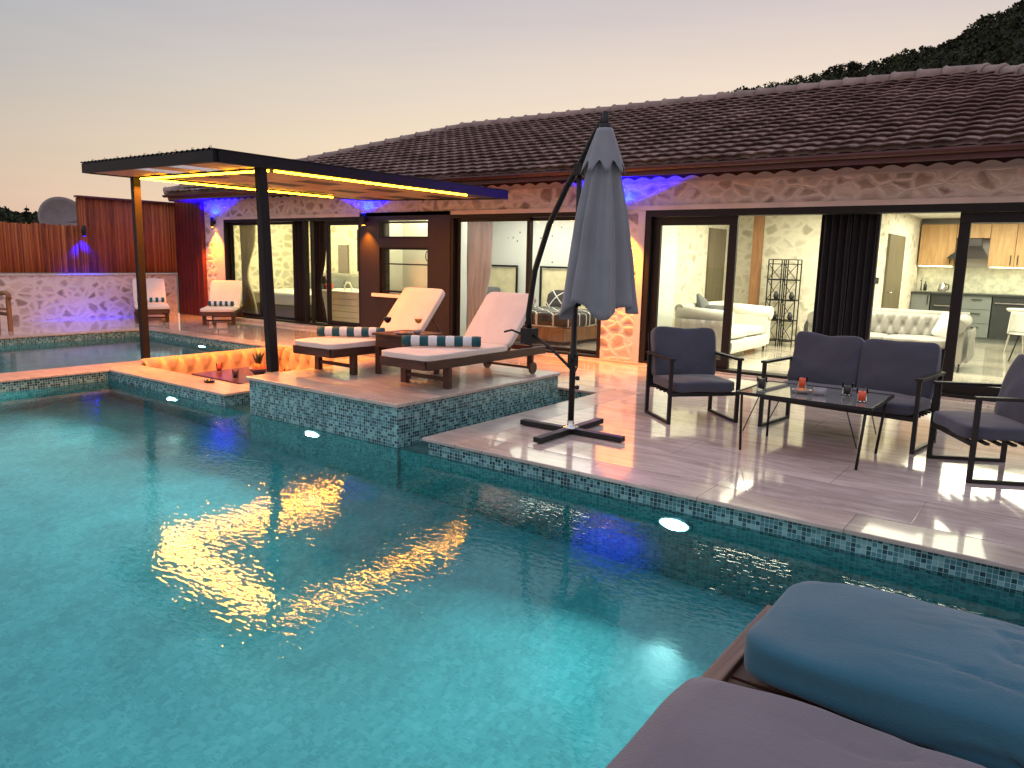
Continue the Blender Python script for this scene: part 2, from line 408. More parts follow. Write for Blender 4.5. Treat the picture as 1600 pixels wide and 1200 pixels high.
def cushion(cx, cy, cz, w, d, h, n=7, puff=.25, seed=0, wr=.006, cuts=12, e=7, freq=4.0, cell=0, crease=0):
    """rounded box cushion with soft crown and wrinkles; centred"""
    mb = MB(); N = cuts
    faces = []
    for ax in range(3):
        for sg in (-1, 1):
            def fn(u, v, ax=ax, sg=sg):
                a = 2*u-1; b = 2*v-1
                p = [0, 0, 0]; p[ax] = sg; p[(ax+1) % 3] = a; p[(ax+2) % 3] = b
                s_ = (abs(p[0])**e+abs(p[1])**e+abs(p[2])**e)**(1/e)
                p = [q/s_ for q in p]
                crown = 1+puff*((1-min(1, abs(p[0]))**2.0)*(1-min(1, abs(p[1]))**2.0)-.5)
                q = Vector((p[0]*w/2, p[1]*d/2, p[2]*h/2*crown))
                nn = Vector((p[0]*h/w, p[1]*h/d, p[2])).normalized()
                dn = noise.noise((q*freq)+Vector((seed*7.3, seed, 0)))+.5*noise.noise((q*freq*2.3)+Vector((seed, 3, 1)))
                q += nn*dn*wr*2
                if crease:
                    k1 = noise.noise(Vector((q.x*2.2+q.y*3.4+seed, q.y*5.5-q.x*1.2, q.z*3+seed)))
                    k2 = noise.noise(Vector((q.x*5.5-q.y*4, q.y*8+q.x*3, q.z*5+seed*2)))
                    amt = max(0., min(1., (q.x/w+.40)*5))
                    q -= nn*(math.exp(-(k1/.055)**2)*crease+math.exp(-(k2/.05)**2)*crease*.45)*amt
                return q+Vector((cx, cy, cz))
            dims = (w, d, h); du = dims[(ax+1) % 3]; dv = dims[(ax+2) % 3]
            mb.grid(fn, int(du/cell) if cell else N, int(dv/cell) if cell else N, smooth=True, flip=(sg < 0))
    return mb
def weld(o, d=.0005):
    bm = bmesh.new(); bm.from_mesh(o.data); bmesh.ops.remove_doubles(bm, verts=bm.verts, dist=d)
    bmesh.ops.recalc_face_normals(bm, faces=bm.faces)
    bm.to_mesh(o.data); bm.free(); return o
def curtain(x0, x1, y, z0, z1, folds, amp, top=None, waist=None):
    def fn(u, v):
        x = x0+(x1-x0)*u; z = z0+(z1-z0)*v
        if waist:
            k = math.exp(-((v-waist[0])/.22)**2)*waist[1]
            x = x*(1-k)+waist[2]*k
        yy = y+amp*math.sin(u*folds*2*math.pi)*(1-.3*v)+.012*noise.noise(Vector((x*5, z*1.4, 0)))
        return (x, yy, z)
    return MB().grid(fn, folds*8, 14)
def tufted(w, h, nx, nz, depth, thick, roll=0.0):
    """tufted panel in XZ plane facing -Y; origin bottom left"""
    sx = w/nx; sz = h/nz
    def fn(u, v):
        x = u*w; z = v*h
        best = 9
        j0 = round(z/sz)
        for j in (j0-1, j0, j0+1):
            off = .5 if j % 2 else 0
            i0 = round(x/sx-off)
            for i in (i0-1, i0, i0+1):
                best = min(best, math.hypot((x-(i+off)*sx)/sx, (z-j*sz)/sz))
        b = 1-math.exp(-(best/.22)**2)
        d = x/sx*2; e_ = z/sz
        cr = min(abs(((d+e_) % 2)-1), abs(((d-e_) % 2)-1))
        # crease lines run through the button lattice
        cr = min(min((d/1+e_) % 2, 2-(d+e_) % 2), min((d-e_) % 2, 2-(d-e_) % 2))
        c = 1-math.exp(-(cr/.28)**2)
        edge = min(1, 8*u*(1-u)+.15)*min(1, 8*v*(1-v)+.15)
        return (x, -thick*edge**.3-depth*(b*.6+c*.4), z)
    return MB().grid(fn, nx*10, nz*10)

# ------------------------------------------------------------------ ground, deck and pools
W = -.14
g = MB(); g.box(-260, -18.1, -260, 300, -1.9, -.06); g.box(3.9, 260, -260, 300, -1.9, -.06); g.box(-18.1, 3.9, 19.2, 300, -1.9, -.06)
g.box(-18.1, 3.9, -260, -3.2, -1.9, -.06)
struct('ground', g, M['ground'])
T = .03   # coping thickness
d = MB()
def slab(x0, x1, y0, y1): d.box(x0, x1, y0, y1, -T, 0)
slab(-3.88, 4.0, 4.83, 10.0); slab(-4.21, -3.88, 7.804, 10.0)
slab(-18.2, -14.75, -3.2, 10.0)
slab(-14.75, -4.214, 7.75, 10.0)
struct('deck', d, M['deck'])
c = MB()
def cop(x0, x1, y0, y1): c.box(x0, x1, y0, y1, -T, 0)
cop(-3.88, 4.0, 4.49, 4.826); cop(-4.25, -3.884, 4.49, 7.80 - .0)       # pool edge and left edge of deck
cop(-14.746, -14.41, -3.2, 7.43); cop(-14.746, -10.73, 7.43, 7.746)
cop(-10.27, -9.71, -3.2, 4.51)
cop(-10.27, -9.86, 4.514, 7.43); cop(-9.856, -7.60, 4.514, 4.98); cop(-7.596, -7.18, 4.514, 7.43)
cop(-10.726, -4.254, 7.434, 7.746)
cop(-0.66, 4.0, 2.35, 2.67); cop(-.70, -.37, -3.2, 2.346)
c.box(-6.71, -4.52, 4.47, 7.04, .215, .25)
struct('pool_coping', c, M['coping'], bevel=.006)
# support mass under deck with mosaic faces (walls set back 2 cm)
b = MB()
b.box(-4.21, 4, 4.53, 10, -1.6, -T-.002)
b.box(-18.2, -14.43, -3.2, 10, -1.6, -T-.002)
b.box(-14.43, -4.21, 7.45, 10, -1.6, -T-.002)
b.box(-10.25, -9.73, -3.2, 4.53, -1.6, -T-.002)
b.box(-10.25, -9.88, 4.53, 7.45, -1.6, -T-.002); b.box(-9.88, -7.58, 4.53, 5.0, -1.6, -T-.002); b.box(-7.58, -7.2, 4.53, 7.45, -1.6, -T-.002)
b.box(-.68, 4, -3.2, 2.65, -1.6, -T-.002)
struct('pool_wall', b, M['mosaic'])
p = MB(); p.box(-6.69, -4.54, 4.50, 7.02, -1.6, .214)
struct('sunbed_platform', p, M['mosaic'])
e_ = MB()   # ledge around the platform just under the water
e_.box(-7.2, -6.69, 4.53, 7.45, -.24, -.175); e_.box(-4.54, -4.21, 4.53, 7.45, -.24, -.175); e_.box(-6.69, -4.54, 7.02, 7.45, -.24, -.175)
struct('overflow_ledge', e_, M['coping'])
l = MB()
l.box(-7.2, -6.69, 4.535, 7.45, -1.6, -.241); l.box(-4.54, -4.21, 4.535, 7.45, -1.6, -.241)
struct('ledge_wall', l, M['mosaic'])
# lining of basins
f = MB(); f.box(-9.73, 4, -3.2, 4.53, -1.40, -1.30); f.box(-14.43, -10.25, -3.2, 7.45, -1.05, -.95)
struct('pool_floor', f, M['pool_floor'])
lw = MB()
lw.box(-9.73, -4.56, 4.515, 4.528, -1.3, -.20) if False else None
lw.box(-9.728, -6.70, 4.515, 4.528, -1.3, -.19); lw.box(-4.53, 4, 4.515, 4.528, -1.3, -.19)
lw.box(-6.69, -4.54, 4.485, 4.498, -1.3, -.19)
lw.box(-9.728, -9.715, -3.2, 4.51, -1.3, -.19); lw.box(-.695, -.682, -3.2, 2.65, -1.3, -.19); lw.box(-.68, 4, 2.652, 2.665, -1.3, -.19)
lw.box(-14.428, -14.415, -3.2, 7.43, -.95, -.19); lw.box(-10.265, -10.252, -3.2, 7.43, -.95, -.19); lw.box(-14.41, -10.27, 7.435, 7.448, -.95, -.19)
struct('pool_lining', lw, M['pool_wall'])
w = MB()
def wsheet(x0, x1, y0, y1): w.add([(x0,y0,W),(x1,y0,W),(x1,y1,W),(x0,y1,W)], [(0,1,2,3)])
wsheet(-9.73, -.68, -3.2, 2.65); wsheet(-9.73, 4, 2.65, 4.50)
w.add([(-9.73,4.5,W),(-6.69,4.5,W),(-6.69,4.53,W),(-9.73,4.53,W)], [(0,1,2,3)]); w.add([(-4.54,4.5,W),(4,4.5,W),(4,4.53,W),(-4.54,4.53,W)], [(0,1,2,3)])
wsheet(-7.2, -6.69, 4.53, 7.45); wsheet(-4.54, -4.21, 4.53, 7.45); wsheet(-6.69, -4.54, 7.02, 7.45)
tag(w.build('pool_water', M['water']), kind='structure')
w = MB(); wsheet(-14.43, -10.25, -3.2, 7.45)
tag(w.build('small_pool_water', M['water']), kind='structure')

# ------------------------------------------------------------------ sunken lounge
s = MB(); s.box(-9.88, -7.58, 5.0, 7.45, -.95, -.86)
s.box(-9.88, -9.86, 5.0, 7.28, -.86, -T); s.box(-9.86, -7.6, 5.0, 5.015, -.86, -T); s.box(-7.6, -7.58, 5.0, 7.28, -.86, -T)
s.box(-9.88, -7.58, 7.26, 7.43, -.86, -T)
struct('lounge_pit', s, M['plaster'])
seat = thing('sunken_sofa', (-9.2, 6.2, -.86), 'cream button tufted corner seating sunk in the pit between the pools', 'sofa')
def off(mb, root): return mb.xf(Matrix.Translation(-Vector(root.location)))
weld(off(cushion(-9.5, 6.1, -.47, .62, 2.2, .16, e=9, wr=.004), seat).build('seat', M['cream'], seat))
weld(off(cushion(-8.4, 6.95, -.47, 1.5, .55, .16, e=9, wr=.004), seat).build('seat', M['cream'], seat))
off(MB().box(-9.83, -9.2, 5.02, 7.2, -.86, -.56).box(-9.2, -7.65, 6.65, 7.2, -.86, -.56), seat).build('base', M['plaster'], seat)
tb = tufted(2.22, .46, 9, 2, .10, .06); tb.xf(Matrix.Translation((-9.84, 7.22, -.38)) @ Matrix.Rotation(R(-90), 4, 'Z') @ Matrix.Rotation(0, 4, 'X') @ Matrix.Scale(-1, 4, (0,1,0)))
off(tb, seat).build('backrest', M['cream'], seat)
tb = tufted(2.0, .46, 8, 2, .10, .06); tb.xf(Matrix.Translation((-9.70, 7.24, -.38)))
off(tb, seat).build('backrest', M['cream'], seat)
off(MB().box(-9.88, -9.83, 5.0, 7.25, .0, .075).box(-9.83, -7.7, 7.20, 7.27, .004, .075), seat).build('back_top', M['cream'], seat, bevel=.02)
# leaning pillows
def pillow(name, loc, rot, w_, h_, t_, mat, label, seed=1, cat='pillow', group=None):
    pz = weld(cushion(0, 0, 0, w_, h_, t_, puff=1.1, seed=seed, wr=.006, e=5).build(name, mat))
    pz.location = loc; pz.rotation_euler = rot; return tag(pz, label, cat, group)
pillow('throw_pillow', (-7.80, 6.80, -.12), (R(70), R(0), R(62)), .46, .46, .15, M['cream'], 'tan throw pillow leaning at the right end of the sunken lounge', 3)
# pit table
pt = thing('low_table', (-8.65, 5.8, -.86), 'glossy dark low table in the middle of the sunken lounge', 'table')
off(MB().box(-9.30, -8.0, 5.38, 6.25, -.16, -.10), pt).build('tabletop', M['gloss_table'], pt, bevel=.008)
off(MB().box(-8.95, -8.35, 5.6, 6.0, -.86, -.162), pt).build('base', M['gloss_table'], pt)
def tumbler(x, y, z, mat, label, r_=.034, h=.09, fill=.7, group=None):
    r_ *= 1.12; h *= 1.1
    g_ = thing('drink_glass', (x, y, z), label, 'glass', group)
    MB().lathe([(0.001, .001), (r_*.85, .001), (r_, h), (r_*.93, h), (r_*.8, .012), (0.001, .012)], (0, 0, 0), 20).build('tumbler', M['tumbler'], g_)
    hh = .012+(h-.012)*fill
    MB().lathe([(0.001, .013), (r_*.78, .013), (r_*(.80+.12*fill), hh), (0.001, hh)], (0, 0, 0), 20).build('drink', mat, g_)
    return g_
tumbler(-9.15, 5.70, -.10, M['juice'], 'orange red drink in a glass on the left of the sunken table', .036, .11, .85)
tumbler(-8.50, 5.52, -.10, M['cola'], 'dark drink in a glass nearest the pool on the sunken table', .036, .11, .8)
tumbler(-8.1, 6.02, -.10, M['juice'], 'orange red drink in a glass behind the pergola post on the sunken table', .036, .11, .85)
fr_ = thing('fruit_centrepiece', (-8.62, 5.95, -.10), 'pineapple and fruit in a pale bowl on the sunken table', 'fruit bowl')
MB().lathe([(.001, 0), (.06, 0), (.13, .08), (.135, .085), (.12, .085), (.001, .03)], (0, 0, 0), 20).build('bowl', M['ceramic'], fr_)
pm = MB()
for k in range(26):
    a = random.random()*6.28; r0 = random.uniform(.01, .03); ln = random.uniform(.08, .17); tilt = random.uniform(.05, .55)
    p0 = Vector((r0*math.cos(a), r0*math.sin(a), .12+random.random()*.06))
    p1 = p0+Vector((math.cos(a)*math.sin(tilt), math.sin(a)*math.sin(tilt), math.cos(tilt)))*ln
    pm.tube([p0, (p0+p1)/2+Vector((0, 0, .01)), p1], [.012, .010, .001], 5)
pm.build('pineapple_leaves', M['leaf'], fr_)
MB().lathe([(.001, .04), (.045, .05), (.055, .09), (.04, .14), (.001, .15)], (0, 0, 0), 14).build('pineapple', M['snack'], fr_)
fm = MB()
for (a, b_, r_) in ((-.08, .0, .035), (.085, .02, .04), (.02, -.075, .033)):
    fm.lathe([(.001, -r_), (r_*.7, -r_*.7), (r_, 0), (r_*.7, r_*.7), (.001, r_)], (a, b_, .09), 14)
fm.build('fruit', M['juice'], fr_)
ash = thing('ashtray', (-7.95, 4.82, 0), 'small dark ashtray on the coping in front of the sunken lounge', 'ashtray')
MB().lathe([(.001, .001), (.055, .001), (.065, .03), (.05, .03), (.045, .01), (.001, .01)], (0, 0, 0), 20).build('bowl', M['cola'], ash)
MB().tube([(.03, 0, .033), (.10, .03, .036)], .005, 6).build('cigarette', M['pil_white'], ash)

# ------------------------------------------------------------------ pergola
pg = thing('pergola', (-8.6, 6.6, 0), 'black steel pergola with amber light strips standing over the sunken lounge', 'pergola')
def pz_(x): return 2.37+(-6.87-x)*.026     # underside height
X0, X1, Y0, Y1 = -10.28, -6.85, 4.32, 9.05
off0 = off
def off(mb, root, K=.09):
    mb.v = [(x, y+(-6.85-x)*K, z) for (x, y, z) in mb.v]; return off0(mb, root)
off(MB().bar((-10.2, 4.94, 0), (-10.2, 4.94, pz_(-10.2)), .10, .10), pg).build('post', M['pergola'], pg, bevel=.008)
off(MB().bar((-6.78, 4.86, .25), (-6.90, 4.86, 2.40), .10, .10), pg).build('post', M['pergola'], pg, bevel=.008)
fm = MB()
H_ = .115
fm.bar((X0, Y0, pz_(X0)+H_/2), (X1, Y0, pz_(X1)+H_/2), .05, H_); fm.bar((X0, Y1, pz_(X0)+H_/2), (X1, Y1, pz_(X1)+H_/2), .05, H_)
fm.bar((X0, Y0+.026, pz_(X0)+H_/2), (X0, Y1-.026, pz_(X0)+H_/2), .05, H_); fm.bar((X1, Y0+.026, pz_(X1)+H_/2), (X1, Y1-.026, pz_(X1)+H_/2), .05, H_)
off(fm, pg).build('fascia_beam', M['pergola'], pg)
fm = MB()
for k in range(1, 4):
    x = X0+(X1-X0)*k/4; fm.bar((x, Y0+.03, pz_(x)+.06), (x, Y1-.03, pz_(x)+.06), .04, .05)
off(fm, pg).build('joist', M['board'], pg)
# boards between joists, with gaps and translucent sheets
bm_ = MB(); skl = []; skd = []
ny = 8
for a in range(8):
    xa = X0+.03+(X1-X0-.06)*a/8; xb = X0+.03+(X1-X0-.06)*(a+1)/8
    for k in range(ny):
        ya = Y0+.03+(Y1-Y0-.06)*k/ny; yb = ya+(Y1-Y0-.06)/ny
        z0 = pz_((xa+xb)/2)+.018
        if a % 2 == 0: bm_.box(xa, xb, ya, yb, z0, z0+.012)
        elif k == 0 and a in (3, 5): skl.append(MB().box(xa, xb, ya, yb, z0, z0+.006))
        elif k % 2: skd.append(MB().box(xa, xb, ya, yb, z0, z0+.012))
        else: bm_.box(xa, xb, ya, yb, z0, z0+.012)
[off(q_, pg).build('clear_sheet', M['milky'], pg) for q_ in skl]; off(bm_, pg).build('roof_board', M['board'], pg); [off(q_, pg).build('dark_board', M['brown_wall'], pg) for q_ in skd]
cm = MB()
def corr(u, v):
    x = X0-.02+(X1-X0+.04)*u; y = Y0-.03+(Y1-Y0+.05)*v
    return (x, y, pz_(x)+.126+.012*math.sin(u*30*2*math.pi))
# corrugated roofing with openings over the two clear cells
vs = []; NU = 240
for (ya, yb, skip) in ((Y0-.03, Y0+.0, False), (Y0+.0, Y0+.62, True), (Y0+.62, Y1+.03, False)):
    for i in range(NU):
        u0, u1 = i/NU, (i+1)/NU
        xm = X0+(X1-X0)*(u0+u1)/2; cell = int((xm-X0)/((X1-X0)/8))
        if skip and cell in (3, 5): continue
        P0, P1 = corr(u0, 0), corr(u1, 0)
        cm.add([(P0[0], ya, P0[2]), (P1[0], ya, P1[2]), (P1[0], yb, P1[2]), (P0[0], yb, P0[2])], [(0, 1, 2, 3)], 0, True)
off(cm, pg).build('corrugated_roof', M['pergola'], pg, solid=.004)
lp = [((-6.93, 4.97), (-10.08, 4.97)), ((-6.90, 5.03), (-6.88, 8.15)), ((-10.05, 5.03), (-9.95, 8.10))]
for (a, b_) in lp:
    za, zb = pz_(a[0])-.012, pz_(b_[0])-.012
    off(MB().bar((a[0], a[1], za), (b_[0], b_[1], zb), .026, .018), pg).build('led_strip', M['led'], pg)
    off(MB().bar((a[0], a[1], za+.028), (b_[0], b_[1], zb+.028), .06, .036), pg).build('led_rail', M['pergola'], pg)
hk = MB()
for k in range(9):
    x = X0+.25+k*.38; z = pz_(x)+.128
    hk = MB(); hk.tube([(x, Y0+.02, z), (x, Y0+.02, z+.035), (x+.03, Y0+.02, z+.035), (x+.03, Y0+.02, z)], .003, 5)
    off(hk, pg).build('hook', M['pergola'], pg)
off = off0

# ------------------------------------------------------------------ villa
vl = thing('villa', (-6.7, 14.3, 0), 'long single storey stone villa with a tiled hip roof and black sliding doors', 'house')
def V(mb, name, mat, **kw): return off(mb, vl).build(name, mat, vl, **kw)
YF, YB = 10.0, 10.25
s = MB()
s.box(-16.4, -15.62, YF, YB, 0, 2.3); s.box(-5.72, -5.05, YF, YB, 0, 2.3); s.box(1.6, 3.0, YF, YB, 0, 2.3)
s.box(-16.4, 3.0, YF+.001, YB-.001, 2.302, 2.60)
s.box(-16.4, -16.15, 10.25, 18.7, 0, 2.6); s.box(2.75, 3.0, 10.25, 18.7, 0, 2.6); s.box(-16.4, 3.0, 18.7, 18.95, 0, 2.6)
V(s, 'wall', M['stone'])
s = MB(); s.box(-11.08, -10.55, YF-.02, YB, 0, 2.30); s.box(-9.30, -8.78, YF-.02, YB, 0, 2.30)
s.box(-10.55, -9.30, YF-.02, YB, 0, .80); s.box(-10.55, -9.30, YF-.02, YB, 2.16, 2.30); s.box(-10.55, -9.30, YF-.02, YB, 1.66, 1.83)
V(s, 'painted_wall', M['brown_wall'])
MBs = MB()
MBs.box(-16.2, 3.02, YF-.02, YF+.0, 2.235, 2.30)
MBs.box(-5.16, -5.05, YF-.02, YF, 0, 2.233); MBs.box(-15.95, -15.62, YF-.02, YF, 0, 2.233)
MBs.box(-16.42, 3.02, YF-.015, YF+.2, 2.602, 2.63)
V(MBs, 'plaster_band', M['plaster'])
# scalloped mortar under the eave tiles
def scal(u, v):
    x = -16.4+19.4*u; z = 2.631 if v == 0 else 2.655+.040*abs(math.sin(x*math.pi/.25))
    return (x, YF-.012, z)
V(MB().grid(scal, 900, 1), 'eave_mortar', M['plaster'])
V(MB().box(-10.72, -9.12, YF-.07, YF-.021, .74, .80), 'window_sill', M['plaster_in'])
V(MB().box(-16.2, -11.1, YF-.22, YF-.001, .0, .055), 'door_step', M['coping'], bevel=.008)
V(MB().box(-8.9, 1.6, YF-.10, YF-.001, .0, .02), 'door_step', M['coping'])
V(MB().box(-16.4, 3.0, YF+.01, YF+.05, 2.632, 2.76), 'eave_board', M['fascia'])
# eave, soffit, fascia
s = MB(); s.add([(-16.62, 9.3, 2.64), (3.05, 9.3, 2.64), (3.05, 10.0, 2.75), (-16.62, 10.0, 2.75)], [(0, 1, 2, 3)])
s.add([(-16.62, 9.3, 2.62), (-16.62, 19.6, 2.62), (-15.9, 19.6, 2.70), (-15.9, 9.3, 2.70)], [(0, 1, 2, 3)])
V(s, 'soffit', M['fascia'])
s = MB(); s.box(-16.64, 3.07, 9.27, 9.30, 2.635, 2.745); s.box(-16.66, -16.625, 9.30, 19.6, 2.615, 2.745)
V(s, 'fascia_board', M['fascia'])
gt = MB()
def gut(u, v):
    a = math.pi*(1+v); return (-16.7+19.8*u, 9.22+.05*math.cos(a), 2.745+.05*math.sin(a))
V(gt.grid(gut, 1, 8), 'gutter', M['fascia'], solid=.006)
# front tiled slope
EZ, RZ, EY, RY = 2.775, 4.50, 9.24, 14.0
TW, ROWS = .235, 18
xl, xr = -16.7, 3.1; rxl, rxr = -12.0, -1.66
rt = MB(); nx_ = int((xr-xl)/TW*7)
for rI in range(ROWS):
    t0, t1 = rI/ROWS, (rI+1)/ROWS
    vs = []
    for li_, (dy, dz, tt) in enumerate(((-.035, .052, t0), (-.033, .034, t0), (.02, .030, t0), (.02, -.012, t0), (0, .004, t1+.004))):
        for i in range(nx_+1):
            x = xl+(xr-xl)*i/nx_
            ph = (x/TW) % 1
            prof = .020*(1-abs(2*ph-1)**1.8) if ph < .999 else 0
            if li_ == 3: prof *= .9
            jit = .009*noise.noise(Vector((math.floor(x/TW)*3.1, rI*5.7, 0)))
            vs.append((x, EY+(RY-EY)*tt+dy+jit*2.5, EZ+(RZ-EZ)*tt+prof+dz+jit))
    w_ = nx_+1; fs = []
    tm = (t0+t1)/2; a = xl+(rxl-xl)*tm; b2 = xr+(rxr-xr)*tm
    for i in range(nx_):
        xm = xl+(xr-xl)*(i+.5)/nx_
        if a <= xm <= b2:
            fs.append((i, i+1, 4*w_+i+1, 4*w_+i))
            for q in range(3): fs.append(((q+1)*w_+i, (q+1)*w_+i+1, q*w_+i+1, q*w_+i))
    rt.add(vs, fs, 0, True)
V(rt, 'roof', M['tile'])
s = MB()
s.add([(xl, EY, EZ-.02), (rxl, RY, RZ-.02), (rxr, RY, RZ-.02), (xr, EY, EZ-.02)], [(3, 2, 1, 0)])
s.add([(xl, 18.76, EZ), (rxl, RY, RZ), (rxr, RY, RZ), (xr, 18.76, EZ)], [(0, 1, 2, 3)])
s.add([(xl, EY, EZ), (rxl, RY, RZ), (xl, 18.76, EZ)], [(0, 1, 2)]); s.add([(xr, EY, EZ), (rxr, RY, RZ), (xr, 18.76, EZ)], [(2, 1, 0)])
V(s, 'roof_back', M['tile'])
def caps(p0, p1, name):
    p0, p1 = Vector(p0), Vector(p1); L = (p1-p0).length; n = int(L/.36); mb = MB(); d = (p1-p0)/n
    for k in range(n):
        a = p0+d*k; b2 = p0+d*(k+1.08)
        j = Vector((0, 0, .002*math.sin(k*2.3)))
        mb.tube([a+j, a+d*.12+j, a+d*.2+j, b2+j*.5], [.108, .128, .108, .088], 12)
    V(mb, name, M['tile_cap'])
caps((rxl, RY, RZ+.03), (rxr, RY, RZ+.03), 'ridge_cap')
caps((xl, EY, EZ+.03), (rxl, RY, RZ+.03), 'hip_cap'); caps((xr, EY, EZ+.04), (rxr, RY, RZ+.03), 'hip_cap')

# doors and windows
def framed(x0, x1, z0, z1, name='sliding_door', y=10.08, fw=.07, dp=.06, handle=None, glass=True, bars=()):
    mb = MB(); mb.box(x0, x1, y, y+dp, z1-fw, z1); mb.box(x0, x1, y, y+dp, z0, z0+fw)
    mb.box(x0, x0+fw, y+.001, y+dp-.001, z0+fw, z1-fw); mb.box(x1-fw, x1, y+.001, y+dp-.001, z0+fw, z1-fw)
    for zb in bars: mb.box(x0+fw, x1-fw, y+.004, y+dp-.004, zb-.012, zb+.012)
    o = off(mb, vl).build(name, M['black_frame'], vl, bevel=.003)
    if glass: off(MB().add([(x0+fw, y+dp*.5, z0+fw), (x1-fw, y+dp*.5, z0+fw), (x1-fw, y+dp*.5, z1-fw), (x0+fw, y+dp*.5, z1-fw)], [(0, 1, 2, 3)]), vl).build('pane', M['glass'], o)
    if handle is not None:
        off(MB().tube([(handle, y-.01, 1.0), (handle, y-.05, 1.02), (handle, y-.05, 1.2), (handle, y-.01, 1.22)], .009, 8), vl).build('handle', M['chrome'], o)
    return o
# outer casings
def casing(x0, x1, z0, z1, w_=.06):
    mb = MB(); mb.box(x0, x1, YF-.01, YF+.2, z1-w_, z1); mb.box(x0, x1, YF-.01, YF+.2, z0, z0+.035)
    mb.box(x0, x0+w_, YF-.009, YF+.199, z0+.035, z1-w_); mb.box(x1-w_, x1, YF-.009, YF+.199, z0+.035, z1-w_)
    V(mb, 'door_frame', M['black_frame'])
casing(-15.62, -11.08, .057, 2.234); casing(-8.78, -5.72, .021, 2.234); casing(-5.05, 1.6, .021, 2.234, .09)
framed(-15.56, -14.42, .095, 2.17, fw=.06); framed(-14.46, -13.30, .095, 2.17, y=10.14, fw=.05)
framed(-12.20, -11.14, .095, 2.17, fw=.085, handle=-12.15)
framed(-8.72, -7.16, .06, 2.17, fw=.055); framed(-7.22, -5.78, .06, 2.17, y=10.14, fw=.05)
framed(-4.96, -3.72, .06, 2.14, fw=.115); framed(-1.12, .25, .06, 2.14, fw=.115)
framed(.2, 1.51, .06, 2.14, y=10.14, fw=.06)
framed(-10.52, -9.33, 1.83, 2.14, name='window', y=10.03, fw=.035); framed(-10.52, -9.33, .83, 1.66, name='window', y=10.03, fw=.035, bars=(1.36,))
# open tilted door leaf inside left room
mb = MB(); mb.bar((-12.75, 10.02, .10), (-12.75, 10.02, 2.17), .10, .06); mb.bar((-12.55, 10.02, .10), (-12.55, 10.02, 2.17), .06, .05)
V(mb, 'door_mullion', M['black_frame'])
# interior shell
s = MB(); s.box(-16.15, 2.75, YB, 18.7, -.05, .018); V(s, 'indoor_floor', M['floor_in'])
s = MB(); s.box(-16.15, 2.75, YB, 18.7, 2.55, 2.6); V(s, 'ceiling', M['ceiling'])
s = MB(); s.box(-11.0, -10.9, YB, 14.2, .018, 2.55); s.box(-9.25, -9.15, YB, 10.95, .018, 2.55); s.box(-5.62, -5.5, YB, 12.1, .018, 2.55)
s.box(-10.9, -9.15, 10.95, 11.02, .018, 2.55)
s.box(-16.15, 2.75, YF+.24, YF+.26, 2.3, 2.55); s.box(-15.6, -15.55, 10.3, 10.5, .018, .02)
s.box(2.7, 2.75, YB, 18.6, .018, 2.55); s.box(-2.75, 2.7, 18.6, 18.7, .018, 2.55)
V(s, 'indoor_wall', M['plaster_in'])
s = MB(); s.box(-16.15, -11.0, 12.6, 12.7, .018, 2.55); s.box(-16.15, -16.05, YB, 12.6, .018, 2.55)
V(s, 'indoor_stone_wall', M['stone_in']); s = MB()
s.box(-5.62, -5.5, 12.1, 14.6, .018, 2.55); s.box(-5.5, -2.75, 14.6, 14.75, .018, 2.55); s.box(-2.90, -2.75, 14.75, 18.7, .018, 2.55)
V(s, 'indoor_stone_wall', M['stone_in'])
s = MB(); s.box(-10.9, -5.62, 13.2, 13.3, .018, 2.55); V(s, 'wallpapered_wall', M['dots'])
s = MB(); s.box(-5.50, -5.46, 13.45, 14.25, .02, 2.15); V(s, 'indoor_door', M['olive_door'])
s = MB(); s.box(-2.75, -2.71, 14.98, 16.5, .02, 2.10); dr = V(s, 'indoor_door', M['olive_door'])
off(MB().tube([(-2.70, 15.15, 1.05), (-2.64, 15.15, 1.05), (-2.64, 15.27, 1.05)], .01, 8), vl).build('handle', M['chrome'], dr)
s = MB(); s.box(-4.88, -4.72, 14.05, 14.2, .02, 2.55); V(s, 'timber_post', M['post_wood'])
V(MB().box(-2.86, -2.76, 14.575, 14.598, 1.22, 1.32), 'light_switch', M['charcoal'])
for (x, y) in ((-13.2, 11.2), (-14.7, 11.6), (-9.9, 10.6), (-7.2, 11.6), (-4.0, 11.7), (-1.6, 11.7), (-3.6, 13.6), (-.4, 13.8), (-1.0, 16.5)):
    V(MB().lathe([(.001, 0), (.09, 0), (.09, .02), (.001, .02)], (x, y, 2.528), 20), 'ceiling_light', M['ceil_lamp'])

# wall sconces
def sconce(x, y, z, ny_, label, up=True, down=True, grp='up and down wall lamps on the villa facade'):
    r_ = thing('wall_lamp', (x, y, z), label, 'wall lamp', grp)
    MB().lathe([(.001, -.11), (.04, -.11), (.04, .11), (.001, .11)], (0, 0, 0), 16).build('body', M['black_metal'], r_)
    MB().bar((0, 0, 0), (0 if ny_ else -.08, .09 if ny_ else 0, 0), .05, .08).build('bracket', M['black_metal'], r_)
    if up: MB().lathe([(.001, 0), (.034, 0)], (0, 0, .113), 16).build('upper_lens', M['lamp_blue'], r_)
    if down: MB().lathe([(.001, 0), (.034, 0)], (0, 0, -.113), 16).build('lower_lens', M['lamp_orange'] if down == 'o' else M['lamp_blue'], r_)
    return r_
sconce(-15.93, 9.9, 2.18, 1, 'black wall lamp on the stone corner beyond the pergola, blue above and amber below', True, 'o')
sconce(-10.86, 9.88, 2.18, 1, 'black wall lamp on the brown wall beside the small window, blue above and amber below', True, 'o')
sconce(-5.40, 9.9, 2.18, 1, 'black wall lamp on the stone pier behind the umbrella, blue above and amber below', True, 'o')
sconce(-17.40, 7.75, 1.90, 0, 'black lamp on the reed fence throwing a blue beam down', False, 'b', None)

